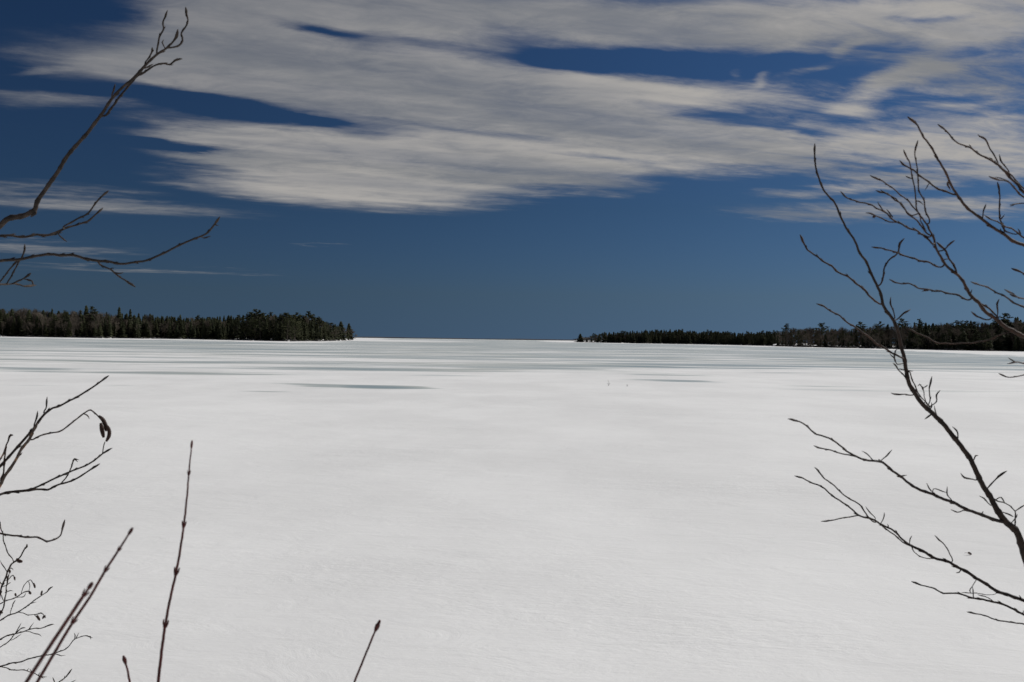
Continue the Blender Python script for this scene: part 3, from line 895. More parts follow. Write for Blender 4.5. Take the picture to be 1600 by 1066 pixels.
for pts, a, b in (([(154, 410), (170, 420), (185, 431), (200, 442.5), (212.5, 448)], 4, 3), ([(316, 371), (330, 368.5)], 2.6, 2.2), ([(335, 351), (342, 353)], 2.2, 1.8)):
    o, tt = twig(A3, t3, rootA, pts, a, b, M_GREY, spacing=14)
    if len(pts) == 5:
        twig(A3, tt, rootA, [(172.5, 421), (179, 418.5)], 2.6, 2.2, M_GREY); twig(A3, tt, rootA, [(179, 426), (186, 427), (194, 425)], 2.4, 2, M_GREY)
        twig(A3, tt, rootA, [(200, 442), (208, 444)], 2.4, 2, M_GREY)
A4, t4 = limb('bough', rootA, rootA, [(-300, 640, 10), (-150, 480, 7), (-50, 447, 4.5), (0, 444.5, 3.6), (25, 444.5, 3.4), (47.5, 447, 3.2), (56, 446, 2.8)], DA, 2.5, M_GREY, spacing=14)
for pts in ([(-8, 447), (2.5, 437.5), (15, 421), (25, 410), (31, 404)], [(11, 443), (17.5, 432.5), (27.5, 412.5), (37.5, 395), (39, 381)], [(17, 444), (32.5, 437.5), (45, 430), (49, 426)], [(38, 436), (45, 438), (51, 439)]):
    twig(A4, t4, rootA, pts, 3.2, 2.6, M_GREY, spacing=9)

# ---- B: alder shrub in the middle of the left edge, with catkins
DB = 2.6
rootB = empty('alder_shrub', base_at(-150, DB), 'alder shrub at the left edge with drooping catkins and a patchy tan stem', 'shrub')
bx, by, _ = to_px(rootB.location)
B1, t1 = limb('stem', rootB, rootB, [(bx, by, 18), (-140, 1200, 15), (-105, 950, 11), (-50, 800, 8), (0, 729, 5.5), (11, 717, 5.5), (35, 690, 5.5), (54, 668, 5.5), (71, 646, 5), (82, 638, 4.5), (94, 634, 4.3), (109, 626, 4), (136, 611, 3.8), (152, 600, 3.4), (170, 587, 3)], DB, 2.5, M_DARK)
for pts, a, b in (([(68.6, 645), (72, 638), (74.5, 619.5)], 3.6, 2.6), ([(53.5, 667), (56, 656), (58.5, 642.6)], 3.4, 2.8)):
    twig(B1, t1, rootB, pts, a, b, M_DARK)
B2, t2 = limb('stem', rootB, rootB, [(bx + 20, by, 18), (-110, 1200, 14), (-60, 930, 10), (-20, 800, 7.5), (0, 758.5, 6.5), (8, 743, 6.5), (16, 732.6, 6.5), (26.7, 715, 6), (35.6, 699, 6), (44.6, 688, 6.5), (51.7, 674, 5), (59, 661, 4)], DB, 2.52, M_TAN)
tag(B2, 'stem with patchy tan bark')
o, tt = twig(B2, t2, rootB, [(47, 686), (60.6, 682), (76.6, 677), (92.7, 674.7), (107, 665), (122, 653), (133, 645), (141.4, 641), (148, 644), (153.7, 651.6), (159, 656)], 3.4, 2.6, M_TWIG, bud=False, spacing=14)
twig(B2, tt, rootB, [(131, 647), (136, 649), (139, 655.7)], 1.8, 2.6, M_TWIG)
dB = tt.p[-1][2]
for pts, w in (([(154, 650), (160, 655), (164, 662), (166, 674)], 6.5), ([(157.5, 661), (159, 670), (162, 684)], 6.8), ([(166, 664), (170, 671), (170.5, 680), (166, 690)], 6)):
    pod('catkin', B2, rootB, pts, dB + BR.uniform(-.01, .01), w, M_CONE)
B3, t3 = limb('stem', rootB, rootB, [(bx - 10, by, 16), (-150, 1250, 13), (-130, 950, 9), (-80, 830, 7), (-30, 785, 5.5), (0, 773, 5.5), (5.4, 770.7, 5.5), (24.5, 768.5, 5.5), (49, 765, 5.5), (57, 765, 4.5), (76, 764.5, 4.5), (87, 759, 4), (100.6, 755, 3.8), (119.7, 748, 3.6), (141, 734, 3.2), (155.6, 725.5, 2.8)], DB, 2.75, M_DARK, spacing=18)
o, tt = twig(B3, t3, rootB, [(49, 765), (79, 751), (100.6, 741), (117, 734.5), (144, 722), (160.5, 709), (174.6, 701)], 4.2, 3, M_DARK, drift=.2)
twig(B3, tt, rootB, [(160.5, 708.7), (162, 698), (164.5, 690)], 2.4, 2, M_DARK, bud=False)
o, tt = twig(B3, t3, rootB, [(94, 757), (106, 742.7), (111.5, 729), (117, 717), (124, 718)], 2.8, 2.4, M_DARK)
twig(B3, tt, rootB, [(117, 717), (122, 722)], 2.2, 2, M_DARK)
twig(B2, t2, rootB, [(1, 751), (5, 741.5), (7, 715), (10, 695), (13, 690), (17, 680), (20, 681)], 4, 2.6, M_TWIG)
twig(B1, t1, rootB, [(-8, 738), (0, 718), (7, 706), (9, 696)], 3.2, 2.4, M_TAN)
limb('stem', rootB, rootB, [(bx + 10, by, 13), (-130, 1250, 10), (-100, 950, 7), (-40, 845, 4.5), (0, 833.7, 4), (22.5, 837.4, 4), (60, 841, 3.8), (76, 845.6, 3.6), (87, 842.4, 3.4), (94, 837.4, 3.3), (98.5, 823.7, 2.8), (101, 812.5, 2.4)], DB, 2.3, M_TWIG, spacing=17)

# ---- C: finer alder lower left, a little farther down the bank, hung with small cones
DC = 3.5
rootC = empty('alder_shrub', base_at(-110, DC) + Vector((0, 0, -.25)), 'fine twiggy alder in the lower left corner hung with tiny dark cones', 'shrub')
bx, by, _ = to_px(rootC.location)
def Cstem(pts, d1, w0=3, w1=1.6, spread=0):
    n = len(pts); px, py = pts[0]
    lead = [(bx + spread, by, 7), (bx + 25 + spread, (by + py) / 2 + 60, 5.5), ((bx + px) / 2 - 5, py + 45, 4)]
    body = [(p[0], p[1], w0 + (w1 - w0) * i / (n - 1)) for i, p in enumerate(pts)]
    return limb('stem', rootC, rootC, lead + body, DC, d1, M_DARK, spacing=12)
def ct(par, pts, w=1.7):
    return twig(par[0], par[1], rootC, pts, w, max(1.2, w - .4), M_DARK, spacing=9)
c2 = Cstem([(-4, 945), (0, 927.7), (5, 910.6), (10.5, 899), (13, 891), (19, 880.4), (27.6, 874.5), (34, 867), (37.4, 859), (42, 854), (42.7, 849.5)], 3.4, 4, 2)
ct(c2, [(20, 880), (12.5, 865), (5, 840), (0, 818.7), (-3, 806)], 2.3); ct(c2, [(10.5, 893.5), (5, 884), (0, 876)], 1.9); ct(c2, [(4, 912), (-4, 898)], 2)
ct(c2, [(12, 897), (13, 890), (17, 888), (20, 892)], 1.4); ct(c2, [(11, 907), (19.7, 899.5), (25, 903)], 1.5); ct(c2, [(5, 917), (14, 912), (18, 909)], 1.4)
pod('cone', c2[0], rootC, [(26, 874), (30, 877), (35, 877.5)], 3.42, 5.5, M_CONE); pod('cone', c2[0], rootC, [(25.5, 873), (28, 875)], 3.42, 4, M_CONE)
pod('cone', c2[0], rootC, [(15, 890), (15.5, 896)], 3.45, 3.2, M_CONE); pod('cone', c2[0], rootC, [(22, 901), (23.5, 907)], 3.45, 2.6, M_CONE)
c4 = Cstem([(2.6, 956.6), (6, 947), (8, 933), (10.5, 917), (12, 904), (14.5, 896)], 3.6, 2.8, 2, -20)
pod('cone', c4[0], rootC, [(-2, 955), (4, 958)], 3.55, 5, M_CONE); ct(c4, [(6, 939), (3, 932), (0, 928)], 1.5); ct(c4, [(8, 926), (15, 924), (20, 924)], 1.5)
c5 = Cstem([(-6, 947), (0, 943.5), (13, 937.5), (25, 933.6), (32, 929), (38, 925), (44.6, 924.7), (47, 926)], 3.3, 2.4, 1.5, 10)
a = ct(c5, [(33, 927.7), (36, 918), (39.4, 912.6), (46.6, 906.7), (51, 910), (52.5, 912)], 1.6); ct(c5, [(25, 934), (38, 931.6), (40.7, 926)], 1.4); ct(c5, [(44, 908), (46, 911)], 1.2)
for p, w in (([(52, 911), (53.5, 914), (54.8, 919)], 3.2), ([(45.5, 925), (48.5, 928.5)], 4.2), ([(23.5, 927), (25, 932)], 3.2)): pod('cone', c5[0], rootC, p, 3.35, w, M_CONE)
c6 = Cstem([(-10, 975), (0, 969.5), (15.4, 960.7), (28.4, 956), (43.7, 946), (56.5, 936), (65.7, 930), (73.5, 925), (79, 918.5), (82.7, 917)], 3.5, 3, 1.5, 5)
ct(c6, [(28.4, 956.5), (47.3, 961), (54.4, 961), (64, 958), (69.7, 963.6)], 1.7); ct(c6, [(16, 960), (19, 948), (22, 941), (24, 938)], 1.5); ct(c6, [(48.6, 943), (56.5, 941.5)], 1.4); ct(c6, [(54, 961), (58, 965)], 1.3)
for p, w in (([(57.5, 961.5), (60, 966), (62.5, 969.8)], 4), ([(64, 930), (66, 923)], 3), ([(69, 962), (66.5, 967)], 3), ([(70, 961), (70.5, 966)], 2.2)): pod('cone', c6[0], rootC, p, 3.48, w, M_CONE)
c7 = Cstem([(-10, 1004), (0, 999), (15.4, 992), (29.6, 989.6), (45.5, 983.7), (65, 981.4), (74, 978), (84.5, 975.5)], 3.6, 3, 1.5, 0)
ct(c7, [(24, 989.6), (29, 981), (33.7, 973)], 1.6); ct(c7, [(45, 983.7), (52.8, 973)], 1.5); ct(c7, [(39, 987), (47, 988), (59, 991), (65, 994.6)], 1.5)
c8 = Cstem([(-8, 1017), (0, 1011.5), (14, 1002), (24, 990), (35.5, 981.4), (40, 981)], 3.3, 2.4, 1.4, -10)
ct(c8, [(16, 1000), (26, 996), (34, 990)], 1.5); ct(c8, [(22, 992), (30, 985)], 1.3)
c9 = Cstem([(-12, 1046), (0, 1042), (15.4, 1037), (33, 1034), (53, 1027), (69.7, 1024.5), (82.7, 1021.6), (106, 1011.5), (116.4, 999), (121.7, 996.7), (134.7, 993.8), (145, 996.7)], 3.5, 3.2, 1.4, 12)
for p in ([(116.4, 999), (117, 994), (116, 989)], [(119, 997), (123, 989)], [(84, 1022), (92, 1024), (101.6, 1024.5)], [(141, 994), (142, 999)]): ct(c9, p, 1.6)
c10 = Cstem([(-10, 1037), (0, 1041), (25, 1047), (42.5, 1048), (51, 1051), (61.5, 1057), (73, 1058)], 3.7, 2.4, 1.3, -5)
ct(c10, [(42.5, 1048), (45, 1044)], 1.4); ct(c10, [(50, 1050), (47, 1044)], 1.3); ct(c10, [(60, 1056), (63, 1050)], 1.3); ct(c10, [(62, 1057), (69, 1060)], 1.3)
c11 = Cstem([(70, 1085), (92, 1066), (100.5, 1060), (113, 1044.6)], 3.4, 2.6, 1.8, 20)
ct(c11, [(86, 1069), (84, 1063), (82.7, 1058)], 1.9); ct(c11, [(100.5, 1060), (101, 1056)], 1.5); ct(c11, [(98, 1074), (112, 1066), (118, 1063)], 1.7)

# ---- D: red dogwood stems right in front of the camera, each from its own root
def dogwood(pts, d0, d1, basex, label, nodes):
    root = empty('dogwood_stem', base_at(basex, d0), label, 'stem', None)
    bx, by, _ = to_px(root.location)
    x, y, w = pts[0]
    x2, y2, _ = pts[1]; ll = math.hypot(x2 - x, y2 - y); vx, vy = (x - x2) / ll, (y - y2) / ll
    ex, ey = x + vx * 330, y + vy * 330
    path = [(bx, by, w * 1.25), (bx + (ex - bx) * .35, by + (ey - by) * .45, w * 1.2), (ex, ey, w * 1.1), (x + vx * 160, y + vy * 160, w * 1.06), (x + vx * 50, y + vy * 50, w)] + list(pts)
    o, t = limb('stem', root, root, path, d0, d1, M_RED, knots=False, bud=False)
    tipx, tipy, tw = pts[-1]; qx, qy, _ = pts[-2]
    L = math.hypot(tipx - qx, tipy - qy); ux, uy = (tipx - qx) / L, (tipy - qy) / L
    # the terminal bud, then pairs of opposite buds at the nodes
    q, _ = t.near(tipx, tipy)
    pod('bud', o, root, [(tipx - ux * 1, tipy - uy * 1), (tipx + ux * 5, tipy + uy * 5), (tipx + ux * 12, tipy + uy * 12)], q[2], tw * 1.35, M_RED)
    for (nx, ny, size) in nodes:
        q, _ = t.near(nx, ny)
        i = [k for k, c in enumerate(t.p) if c == q][0]
        a, b = t.p[max(0, i - 2)], t.p[min(len(t.p) - 1, i + 2)]
        L = math.hypot(b[0] - a[0], b[1] - a[1]) + 1e-6; ux, uy = (b[0] - a[0]) / L, (b[1] - a[1]) / L
        for sgn in (-1, 1):
            sx, sy = -uy * sgn, ux * sgn; r = q[3] * .5
            pod('bud', o, root, [(q[0] + sx * r * .5 - ux * 2, q[1] + sy * r * .5 - uy * 2), (q[0] + sx * (r + size * .04) + ux * size * .5, q[1] + sy * (r + size * .04) + uy * size * .5),
                                 (q[0] + sx * (r + size * .10) + ux * size * 1.15, q[1] + sy * (r + size * .10) + uy * size * 1.15)], q[2], size * .30, M_RED)
        pod('node', o, root, [(q[0] - ux * 3, q[1] - uy * 3), (q[0], q[1]), (q[0] + ux * 3, q[1] + uy * 3)], q[2], q[3] * 1.12, M_RED)
    return root
dogwood([(58, 1066, 7), (84, 1022, 6.8), (114, 972, 6.4), (141, 932, 6), (165, 891, 5.8), (186, 858.6, 5), (201, 835, 4)], 1.25, 1.15, -160, 'longer red stem of the crossing pair at lower left, its tip highest', [(113, 972, 7), (166, 890, 6), (186, 858, 4)])
dogwood([(41, 1066, 8.4), (73, 1017, 8.2), (108, 964.6, 8), (127, 936, 7.6), (138, 920, 5)], 1.05, 1.0, -150, 'shorter thicker red stem of the crossing pair, ending where they cross', [(133, 929, 8)])
dogwood([(247, 1066, 7), (258, 978.4, 6.2), (266, 935, 5.8), (274.8, 896.7, 5.6), (287, 822, 4.8), (293, 766.6, 4), (295, 740.6, 3.6), (299, 700, 2.8)], 1.45, 1.4, 200, 'tallest upright red dogwood stem left of centre, with paired buds', [(258, 978, 9), (275, 896, 9), (287.5, 821, 7), (295.5, 740, 5)])
dogwood([(553.5, 1066, 5), (574, 1015.6, 4.6), (585, 989, 4.4), (589, 980, 4)], 1.5, 1.45, 500, 'short red dogwood stem leaning right at the bottom, right of the tallest', [(587, 984, 8)])
dogwood([(203, 1066, 5), (198.6, 1045, 4.4), (196, 1036, 4)], 1.5, 1.5, 230, 'tiny red dogwood tip just above the bottom edge, between the pair and the tallest', [(195.8, 1037, 7)])

# ---- E..H: large alder on the right, leaning stem and low limbs
DE = 2.3
rootE = empty('alder_shrub', base_at(1790, DE), 'large dark alder leaning in from the right edge with long low limbs', 'shrub')
bx, by, _ = to_px(rootE.location)
E1, t1 = limb('stem', rootE, rootE, [(bx, by, 34), (1745, 1380, 28), (1690, 1120, 22), (1630, 945, 17), (1601, 868, 15), (1592, 837.5, 14.5), (1569, 812.5, 14), (1551, 784, 12), (1538.7, 762.6, 11.5), (1521, 727, 11), (1497.7, 691, 10.5), (1460, 648.5, 10), (1435, 623, 9.5), (1424, 605.7, 9), (1415, 575, 8.5), (1409, 542, 8), (1402.7, 519.6, 7.4), (1396, 500.6, 7), (1380, 476.5, 6.5), (1373.5, 453.7, 6), (1364.7, 433.5, 5.6), (1352, 408, 5.2), (1344, 395.5, 5), (1338, 381.5, 4.8), (1324, 360, 4.5), (1306.4, 322, 4.2), (1287.4, 296.8, 4), (1276, 269, 3.8), (1273.5, 243.6, 3.5), (1272.7, 224.6, 3.2)], DE, 2.0, M_DARK, spacing=30)
E_TW = [([(1378, 474), (1354.5, 457.5), (1336.8, 441), (1314, 427), (1288.7, 409.4), (1265.9, 393), (1255.7, 380), (1250.7, 366)], 4.8, 3),
 ([(1411, 560), (1387.5, 547.5), (1367, 535), (1349.5, 519.6), (1331.7, 509.5), (1314, 495.5), (1296, 484), (1276, 474)], 4.4, 3),
 ([(1373.5, 446), (1382.4, 418), (1388.7, 407), (1402.7, 395.5), (1406.5, 380), (1413, 372.7)], 3.6, 3),
 ([(1397.6, 500.6), (1412.8, 489), (1423.4, 483)], 3, 3), ([(1397, 498), (1396, 484), (1391, 474), (1391.8, 464)], 2.6, 2.4),
 ([(1417, 592), (1408, 582.5), (1399, 570.5), (1395, 567.5)], 3, 2.2), ([(1401, 570), (1397.5, 558.5), (1390, 552.5)], 2.2, 2), ([(1398, 565), (1400.5, 546.5)], 2, 1.8),
 ([(1402, 577), (1413, 578.5)], 2, 1.8), ([(1418.5, 579.5), (1426, 581)], 2.2, 2),
 ([(1455, 637), (1444, 626), (1435, 614), (1426, 596), (1420, 581)], 2.8, 2.2), ([(1450, 633), (1453, 605), (1456, 588.5)], 2.6, 2.4),
 ([(1446, 628), (1444, 621.5), (1442, 606.5), (1437, 600.5), (1434, 604)], 2, 1.6), ([(1443, 606), (1448, 603), (1450, 600.5)], 1.7, 1.5),
 ([(1452, 636), (1463, 628), (1463.5, 617), (1469.5, 609.5)], 2.5, 2.2), ([(1456.5, 634), (1456, 628)], 2, 1.8), ([(1465, 652), (1462, 646), (1459, 634)], 1.9, 1.7),
 ([(1426, 617), (1415.5, 616), (1405, 617), (1392, 614)], 2.6, 2.2), ([(1454.5, 648), (1445.5, 654.5)], 2.8, 2.6),
 ([(1497.7, 693), (1496, 677), (1488.8, 666)], 2.2, 2), ([(1518.6, 724), (1522.4, 717.5), (1524.6, 712), (1528.8, 712)], 2.2, 2),
 ([(1527, 750), (1515.6, 748), (1507, 746), (1500.6, 740)], 2.6, 2.4), ([(1542, 764), (1553, 752), (1565, 741), (1573.4, 736)], 2.8, 3),
 ([(1590, 832), (1588.5, 828), (1586, 810.6), (1586, 798.6), (1581.7, 792.6), (1571, 787), (1559, 783), (1548, 774.6)], 2.8, 2.2),
 ([(1586, 799), (1595, 793), (1603, 789)], 2.2, 2), ([(1571, 787), (1563.7, 778)], 2.2, 2), ([(1563, 800.5), (1574, 803), (1585, 807)], 2.3, 2), ([(1587, 809), (1590, 803)], 2, 1.8),
 ([(1551, 789.6), (1541, 782), (1530, 775)], 2.3, 2.2)]
last = t1
for pts, a, b in E_TW:
    near = t1
    twig(E1, near, rootE, pts, a, b, M_DARK if pts[0][1] > 560 else M_TWIG, spacing=15, drift=.25)
pod('cone', E1, rootE, [(1431, 608), (1432.3, 613.5)], 2.2, 4.6, M_CONE); pod('cone', E1, rootE, [(1441, 604), (1442.5, 610)], 2.2, 3, M_CONE)
E9, t9 = limb('limb', rootE, rootE, [(1572, 816, 8), (1552, 811, 7.5), (1531.6, 803.6, 7), (1492, 787.6, 6.6), (1463.8, 775, 6.2), (1431.7, 762.6, 5.8), (1406.8, 744.8, 5.2), (1374.7, 721.6, 5), (1364, 720, 4.6), (1342.6, 716, 4.2), (1317.6, 700, 3.8), (1300, 688, 3.6), (1267.7, 672.8, 3.4), (1250, 659, 3), (1231, 655, 2.6)], 2.24, 1.95, M_DARK)
for pts, a, b in (([(1342.6, 716), (1307, 706.6), (1271, 696.6)], 3, 2.6), ([(1373, 721.6), (1347, 704.5)], 2.3, 2), ([(1377, 722), (1386, 712), (1394, 702.7)], 2.5, 2.3), ([(1406, 744.5), (1416.8, 743)], 2.3, 2.6),
                  ([(1462, 774), (1452, 762), (1447.8, 754.8)], 2.2, 2), ([(1492, 787.5), (1480, 769), (1479.5, 761)], 2.3, 2), ([(1480.5, 770), (1471, 766), (1458.5, 764)], 1.9, 1.8),
                  ([(1510, 796), (1497, 800), (1485, 796.5)], 2.3, 2), ([(1533, 803.6), (1536, 799)], 2.3, 2)):
    twig(E9, t9, rootE, pts, a, b, M_DARK, spacing=18)
F1, tf = limb('limb', rootE, rootE, [(1760, 1420, 20), (1735, 1200, 15), (1690, 1030, 11), (1640, 963, 8.5), (1600, 939, 7.4), (1556.5, 923, 7), (1520.8, 900, 6.6), (1485, 880, 6), (1463.8, 873, 5.8), (1431.7, 856, 5.6), (1417.5, 848, 4.4), (1392.5, 826.8, 4), (1367.5, 814, 4), (1342.6, 805, 3.8), (1324.8, 791, 3.4), (1299.8, 773, 3.2), (1278, 758, 3), (1241, 743.7, 2.6)], 2.3, 2.5, M_DARK)
for pts, a, b in (([(1369, 816), (1342.6, 788), (1324.8, 778.6), (1307, 762.6), (1289, 748), (1272.4, 730.5)], 3.2, 2.6), ([(1342.6, 805.4), (1317.6, 809), (1300, 813.6), (1282.7, 814.6)], 2.7, 2.4),
                  ([(1431.7, 857), (1406.8, 844.6), (1378, 821), (1368, 814)], 3.2, 2.6), ([(1463.8, 873), (1442.4, 871), (1428, 862.4), (1421, 850)], 2.2, 1.8), ([(1421, 848), (1422, 842), (1425, 837.5)], 1.8, 1.6),
                  ([(1487, 879), (1481.6, 862.4), (1472.7, 848), (1460, 836.4)], 2.6, 2.3), ([(1376.5, 818), (1382, 806), (1382.5, 800)], 1.8, 1.6), ([(1366, 812.5), (1353, 791)], 2.2, 2),
                  ([(1503, 890), (1499, 894), (1494, 894.5)], 2, 1.6), ([(1557, 924), (1528, 928), (1503, 925)], 1.8, 1.5), ([(1518, 928), (1516, 922), (1519, 917)], 1.8, 1.5), ([(1388, 823), (1386, 819)], 2, 1.7), ([(1596, 937), (1592, 930)], 2.6, 2)):
    twig(F1, tf, rootE, pts, a, b, M_DARK, spacing=20)
G1, tg = limb('limb', rootE, rootE, [(1755, 1440, 14), (1720, 1180, 11), (1665, 1010, 7), (1600, 960.5, 5), (1560, 942.6, 4.6), (1520.8, 934.4, 4), (1496, 928, 3.6), (1471, 925.5, 3.2), (1449.5, 916.6, 2.8), (1423.5, 908.8, 2.4)], 2.3, 2.6, M_DARK)
for pts in ([(1562, 943.7), (1538.7, 932), (1528, 928)], [(1521, 934), (1520, 924), (1519, 918)], [(1598, 959), (1599, 953)]): twig(G1, tg, rootE, pts, 1.9, 1.6, M_DARK)
H1, th = limb('limb', rootE, rootE, [(1750, 1450, 12), (1700, 1150, 9), (1650, 1000, 5), (1600, 974.7, 3.2), (1585, 973.6, 3), (1542, 964, 2.8), (1528, 958.7, 2.5), (1510, 957, 2.2)], 2.3, 2.65, M_DARK)

# ---- I..M: taller bare shrub just outside the right edge, boughs with long pointed buds
DI = 2.0
rootI = empty('bare_shrub', base_at(1900, DI), 'tall bare shrub at the right edge with slim upswept boughs and pointed buds', 'shrub')
bx, by, _ = to_px(rootI.location)
limb('stem', rootI, rootI, [(bx, by, 46), (1895, 1200, 38), (1880, 800, 30), (1850, 560, 24), (1830, 400, 18), (1800, 250, 12), (1790, 60, 6)], DI, DI, M_DARK, knots=False, bud=False)
I1, ti = limb('bough', rootI, rootI, [(1868, 700, 17), (1780, 610, 13), (1680, 562, 11), (1600, 524.7, 9.5), (1580, 517, 9), (1560, 501, 7.8), (1544.5, 490.6, 7.5), (1528.7, 473.5, 7.2), (1518, 463, 7), (1511.6, 452.5, 6.4), (1503.7, 439.4, 6.2), (1494.6, 427.6, 6), (1484, 419.7, 5.6), (1475.5, 412.5, 5.6), (1469.6, 401, 5.4), (1465.7, 393, 5), (1460.4, 380, 4.8), (1456.5, 368, 4), (1450, 353.5, 3.8), (1439.4, 340.4, 3.5), (1434, 330, 3.2), (1431.5, 314, 3), (1429.5, 297, 2.9), (1426, 275.6, 2.8), (1421.7, 257, 2.7), (1417, 246.7, 2.6), (1412.5, 233, 2.6)], DI, 1.8, M_TWIG, spacing=22)
I_TW = [([(1450, 350), (1446, 328.6), (1442.7, 312.8), (1434.8, 293), (1434, 284.8), (1434, 263.7), (1430, 250.6), (1431.5, 228), (1435, 218.4)], 3.2, 2.4),
 ([(1475, 414), (1447, 409), (1423.6, 403.4), (1402.6, 395.6), (1392.5, 392), (1380, 389), (1362, 385.5)], 4.2, 2.8),
 ([(1518, 465), (1489, 459), (1473.5, 456.5), (1452.5, 453), (1435.5, 450), (1421.7, 444), (1406.6, 443), (1400, 441), (1388.7, 437)], 4, 2.6),
 ([(1494.6, 426), (1490.6, 417), (1482.7, 403), (1476, 390), (1463, 378.5)], 4.4, 3.6), ([(1476, 390), (1482.7, 382.4), (1492, 375.6)], 3, 3),
 ([(1475, 406), (1482, 406)], 1.8, 1.6),
 ([(1459.8, 381), (1444.6, 369), (1432.8, 361.4), (1415.8, 354), (1402.7, 347.5), (1389, 337), (1377, 328.5), (1352, 318), (1326.7, 310.7), (1312.7, 299)], 4.6, 2.7),
 ([(1402.7, 347.5), (1390, 346), (1377, 341), (1365, 335), (1352, 333.5)], 3, 2.3), ([(1380, 329), (1372, 314.5)], 2.2, 2), ([(1395, 340), (1385, 327)], 2.2, 1.8),
 ([(1454, 368), (1435.6, 347.5), (1423, 337), (1402.7, 314.5), (1382.4, 302), (1368.5, 297.6)], 3.6, 2.6), ([(1423, 337), (1413, 325), (1397.6, 310), (1375, 297)], 2.7, 2.2),
 ([(1437, 335), (1423, 319), (1410, 307), (1390, 290.5), (1372, 280), (1359.6, 274)], 3.2, 2.5), ([(1448, 362), (1442, 350), (1438, 341)], 2.4, 2), ([(1452, 371), (1441, 365)], 2.6, 2.2),
 ([(1425, 279), (1419, 278), (1414.4, 275.6)], 2.2, 2.2), ([(1442, 321), (1434, 314)], 2, 1.8), ([(1452.5, 453), (1440.7, 455)], 2.6, 2.2),
 ([(1558, 498), (1548.4, 485.4), (1532.6, 473.5)], 4, 3.4), ([(1558, 496), (1560, 484), (1557.6, 475), (1561, 467.6)], 2.6, 2.3), ([(1548.4, 498), (1531, 496.5), (1522, 492), (1517.5, 487)], 2.8, 3),
 ([(1580, 518), (1564, 522.8), (1548, 530), (1524.7, 535), (1492, 536.6), (1468, 536.6), (1450, 528.7), (1432.8, 519.5), (1418, 514)], 3.2, 2.2),
 ([(1516, 460), (1519, 452)], 2.4, 1.8), ([(1487, 536), (1486, 530)], 2.2, 2)]
for pts, a, b in I_TW: twig(I1, ti, rootI, pts, a, b, M_TWIG, spacing=15, drift=.2)
pod('cone', I1, rootI, [(1363.5, 339.5), (1368, 338)], 1.85, 4.5, M_CONE)
J1, tj = limb('bough', rootI, rootI, [(1845, 560, 14), (1760, 450, 11), (1680, 412, 9), (1600, 383.7, 7.4), (1577, 373, 7.2), (1562.8, 362.7, 6.5), (1535, 343, 6), (1513, 326, 5.8), (1497, 307.6, 5.6), (1490.6, 296.2, 5.2), (1481.4, 280, 4.8), (1473.5, 262.4, 4.6), (1457.8, 236, 4.2), (1444.6, 215, 3.9), (1432.8, 196.8, 3.6), (1419, 181.7, 3)], DI, 1.75, M_TWIG, spacing=24)
for pts, a, b in (([(1492, 304), (1473.5, 298), (1457.8, 290), (1444.6, 279.5), (1432, 270), (1419.7, 262.4), (1406, 250.6)], 4.2, 3.4), ([(1535, 342.4), (1536.6, 328.6), (1541, 318.7)], 2.6, 2.4),
                  ([(1566.8, 365), (1563.5, 343), (1560.9, 323), (1562.8, 306), (1557.6, 285)], 3.6, 2.8), ([(1564, 342.4), (1569.4, 336)], 2.4, 2.2), ([(1485.4, 297), (1480, 286)], 3, 2.8), ([(1565, 363), (1563, 357)], 2.4, 2),
                  ([(1453, 285), (1449, 291), (1444, 299)], 1.5, 1.3)):
    twig(J1, tj, rootI, pts, a, b, M_TWIG, spacing=15, drift=.2)
J2, tj2 = limb('bough', rootI, rootI, [(1842, 520, 12), (1740, 430, 8), (1650, 398, 5.5), (1600, 372, 3.6), (1589, 362.7, 3.4), (1574.7, 355, 3.2), (1557.6, 347, 2.8), (1538, 336.5, 2.4)], DI, 1.85, M_TWIG, spacing=13)
for pts in ([(1590, 364), (1569.4, 358.8), (1564, 352)], [(1596, 370), (1594, 365), (1590, 357.5)]): twig(J2, tj2, rootI, pts, 2.8, 2.4, M_TWIG)
K1, tk = limb('bough', rootI, rootI, [(1828, 400, 13), (1740, 380, 9), (1660, 350, 7), (1600, 300, 5.6), (1581, 279.5, 5.2), (1568, 266.4, 5), (1560, 257, 4.8), (1544.5, 249, 4.2), (1531, 241.4, 4), (1518, 232, 3.8), (1498.5, 224, 3.4), (1484, 211, 3.2), (1465.7, 193.5, 2.8)], DI, 1.8, M_TWIG, spacing=20)
for pts, a, b in (([(1559, 255), (1547, 232), (1539, 217.8), (1528, 210)], 3.2, 2.8), ([(1577, 271), (1570.7, 258.5), (1562.8, 250.6), (1560.9, 241.4)], 2.7, 2.3), ([(1518, 232), (1514, 226)], 3, 2.6), ([(1553, 253), (1548, 249), (1540, 248)], 2.6, 2)):
    twig(K1, tk, rootI, pts, a, b, M_TWIG, spacing=15, drift=.2)
K2, tk2 = limb('bough', rootI, rootI, [(1825, 380, 10), (1730, 370, 7), (1650, 345, 5), (1600, 294, 3.4), (1581, 275.6, 3.2), (1572, 268, 2.8), (1560, 258, 2.4)], DI, 1.9, M_TWIG)
K3, tk3 = limb('bough', rootI, rootI, [(1828, 420, 9), (1740, 390, 6.5), (1650, 345, 5), (1600, 307.6, 3.8), (1584, 294.4, 3.6), (1576, 284, 3.5), (1557.6, 280, 2.8), (1544.5, 276, 2.4)], DI, 1.85, M_TWIG)
twig(K3, tk3, rootI, [(1575, 283), (1566, 279), (1556, 275.6)], 2, 1.7, M_TWIG)
K4, tk4 = limb('bough', rootI, rootI, [(1830, 440, 7), (1720, 365, 5), (1640, 322, 3), (1600, 318, 2.4), (1589, 318, 2.2), (1579, 319.4, 2)], DI, 1.9, M_TWIG)
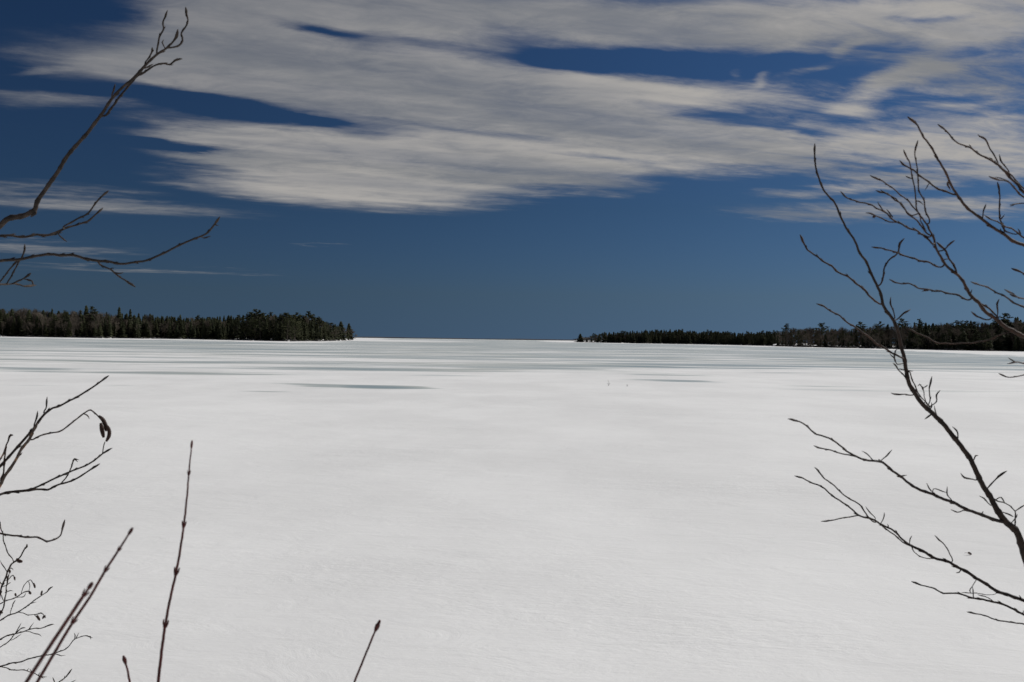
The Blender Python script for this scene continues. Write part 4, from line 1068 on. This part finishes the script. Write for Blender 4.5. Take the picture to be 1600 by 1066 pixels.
twig(K4, tk4, rootI, [(1588, 318), (1583, 321), (1577, 323)], 1.5, 1.3, M_TWIG)
for pts in ([(1848, 600, 10), (1740, 540, 7), (1660, 512, 5), (1600, 481.4, 3.8), (1570.7, 464, 3.6), (1549.7, 452.5, 3.3), (1531, 444.6, 3), (1516, 441, 2.6)],
            [(1846, 580, 9), (1740, 500, 6), (1660, 470, 4.4), (1600, 466, 3.4), (1589, 464, 3.2), (1578.6, 457.8, 3), (1569.4, 452, 2.8)],
            [(1842, 520, 9), (1740, 470, 6), (1650, 450, 4.4), (1600, 428, 3.4), (1581, 418.4, 2.8)],
            [(1868, 760, 9), (1760, 640, 6), (1660, 575, 3.6), (1600, 568, 2.7), (1586.5, 566, 2.5), (1574.5, 568, 2.2)],
            [(1868, 780, 9), (1760, 660, 6), (1660, 580, 3.2), (1600, 585.5, 2.4), (1594, 587.7, 2.3), (1582, 590, 2.2), (1573, 588.5, 2.1), (1559.5, 584, 2)]):
    o, tt = limb('bough', rootI, rootI, pts, DI, DI + BR.uniform(-.25, .25), M_TWIG, spacing=16)
    if pts[3][1] == 568: twig(o, tt, rootI, [(1586.5, 566), (1575, 559)], 2.2, 2, M_TWIG)
    if pts[3][1] == 466: twig(o, tt, rootI, [(1589, 464), (1582, 462), (1577, 460)], 3, 2.4, M_TWIG)

# ------------------------------------------------------------------ small things lying on the snow
def ground_px(x, y):
    d = CAM_H * FP / (y - yh(x)); return on_lake(x, d), d
def dead_leaf(x, y, size, label):
    p, d = ground_px(x, y); s = size / FP * d
    root = empty('dead_leaf', p + Vector((0, 0, .02)), label, 'leaf')
    V, F = [], []
    n = 7
    for i in range(n):
        u = i / (n - 1); w = .42 * math.sin(math.pi * u) ** .8 + .02
        for k, t in ((-1, 1), (0, 0), (1, 1)):
            V.append(Vector(((u - .5) * 1.6, k * w, .18 + .35 * t * w + .5 * (u - .5) ** 2)) * s)
    for i in range(n - 1):
        for k in range(2):
            F.append((i * 3 + k, i * 3 + k + 1, (i + 1) * 3 + k + 1, (i + 1) * 3 + k))
    o = mesh_obj('blade', V, F, M_CONE, root)
    v, f = sweep([Vector((-.8, 0, .3)) * s, Vector((-1.2, .1, .2)) * s, Vector((-1.6, .05, .02)) * s], [.05 * s, .04 * s, .03 * s], 5)
    mesh_obj('stalk', v, f, M_CONE, root)
    root.rotation_euler = (0.9, 0.2, 0.4)
dead_leaf(1518.5, 868.5, 6, 'dark curled leaf lying alone on the snow near the right limbs')
dead_leaf(1482, 755, 3.5, 'tiny dead leaf on the snow between the leaning stem and its low limb')

def weed(x, y, h_px, label):
    p, d = ground_px(x, y); h = h_px / FP * d
    root = empty('dry_weed', p, label, 'weed')
    def st(a, b, c, r): 
        v, f = sweep([Vector(a) * h, Vector(b) * h, Vector(c) * h], [r, r * .8, r * .5], 5); mesh_obj('stalk', v, f, M_GREY, root)
    st((0, 0, -.05), (-.05, 0, .5), (-.12, .02, 1), .008); st((0, 0, .1), (.1, 0, .4), (.28, 0, .62), .007); st((-.03, 0, .3), (-.2, .05, .45), (-.3, .05, .5), .006); st((.12, 0, .4), (.1, .1, .55), (.05, .1, .8), .005)
weed(952, 604, 10, 'small dry weed sticking out of the snow near the centre')
weed(981, 605, 5, 'tiniest dry weed just right of the small weed on the snow')
print('trees', COUNT, 'objects', len(bpy.data.objects))
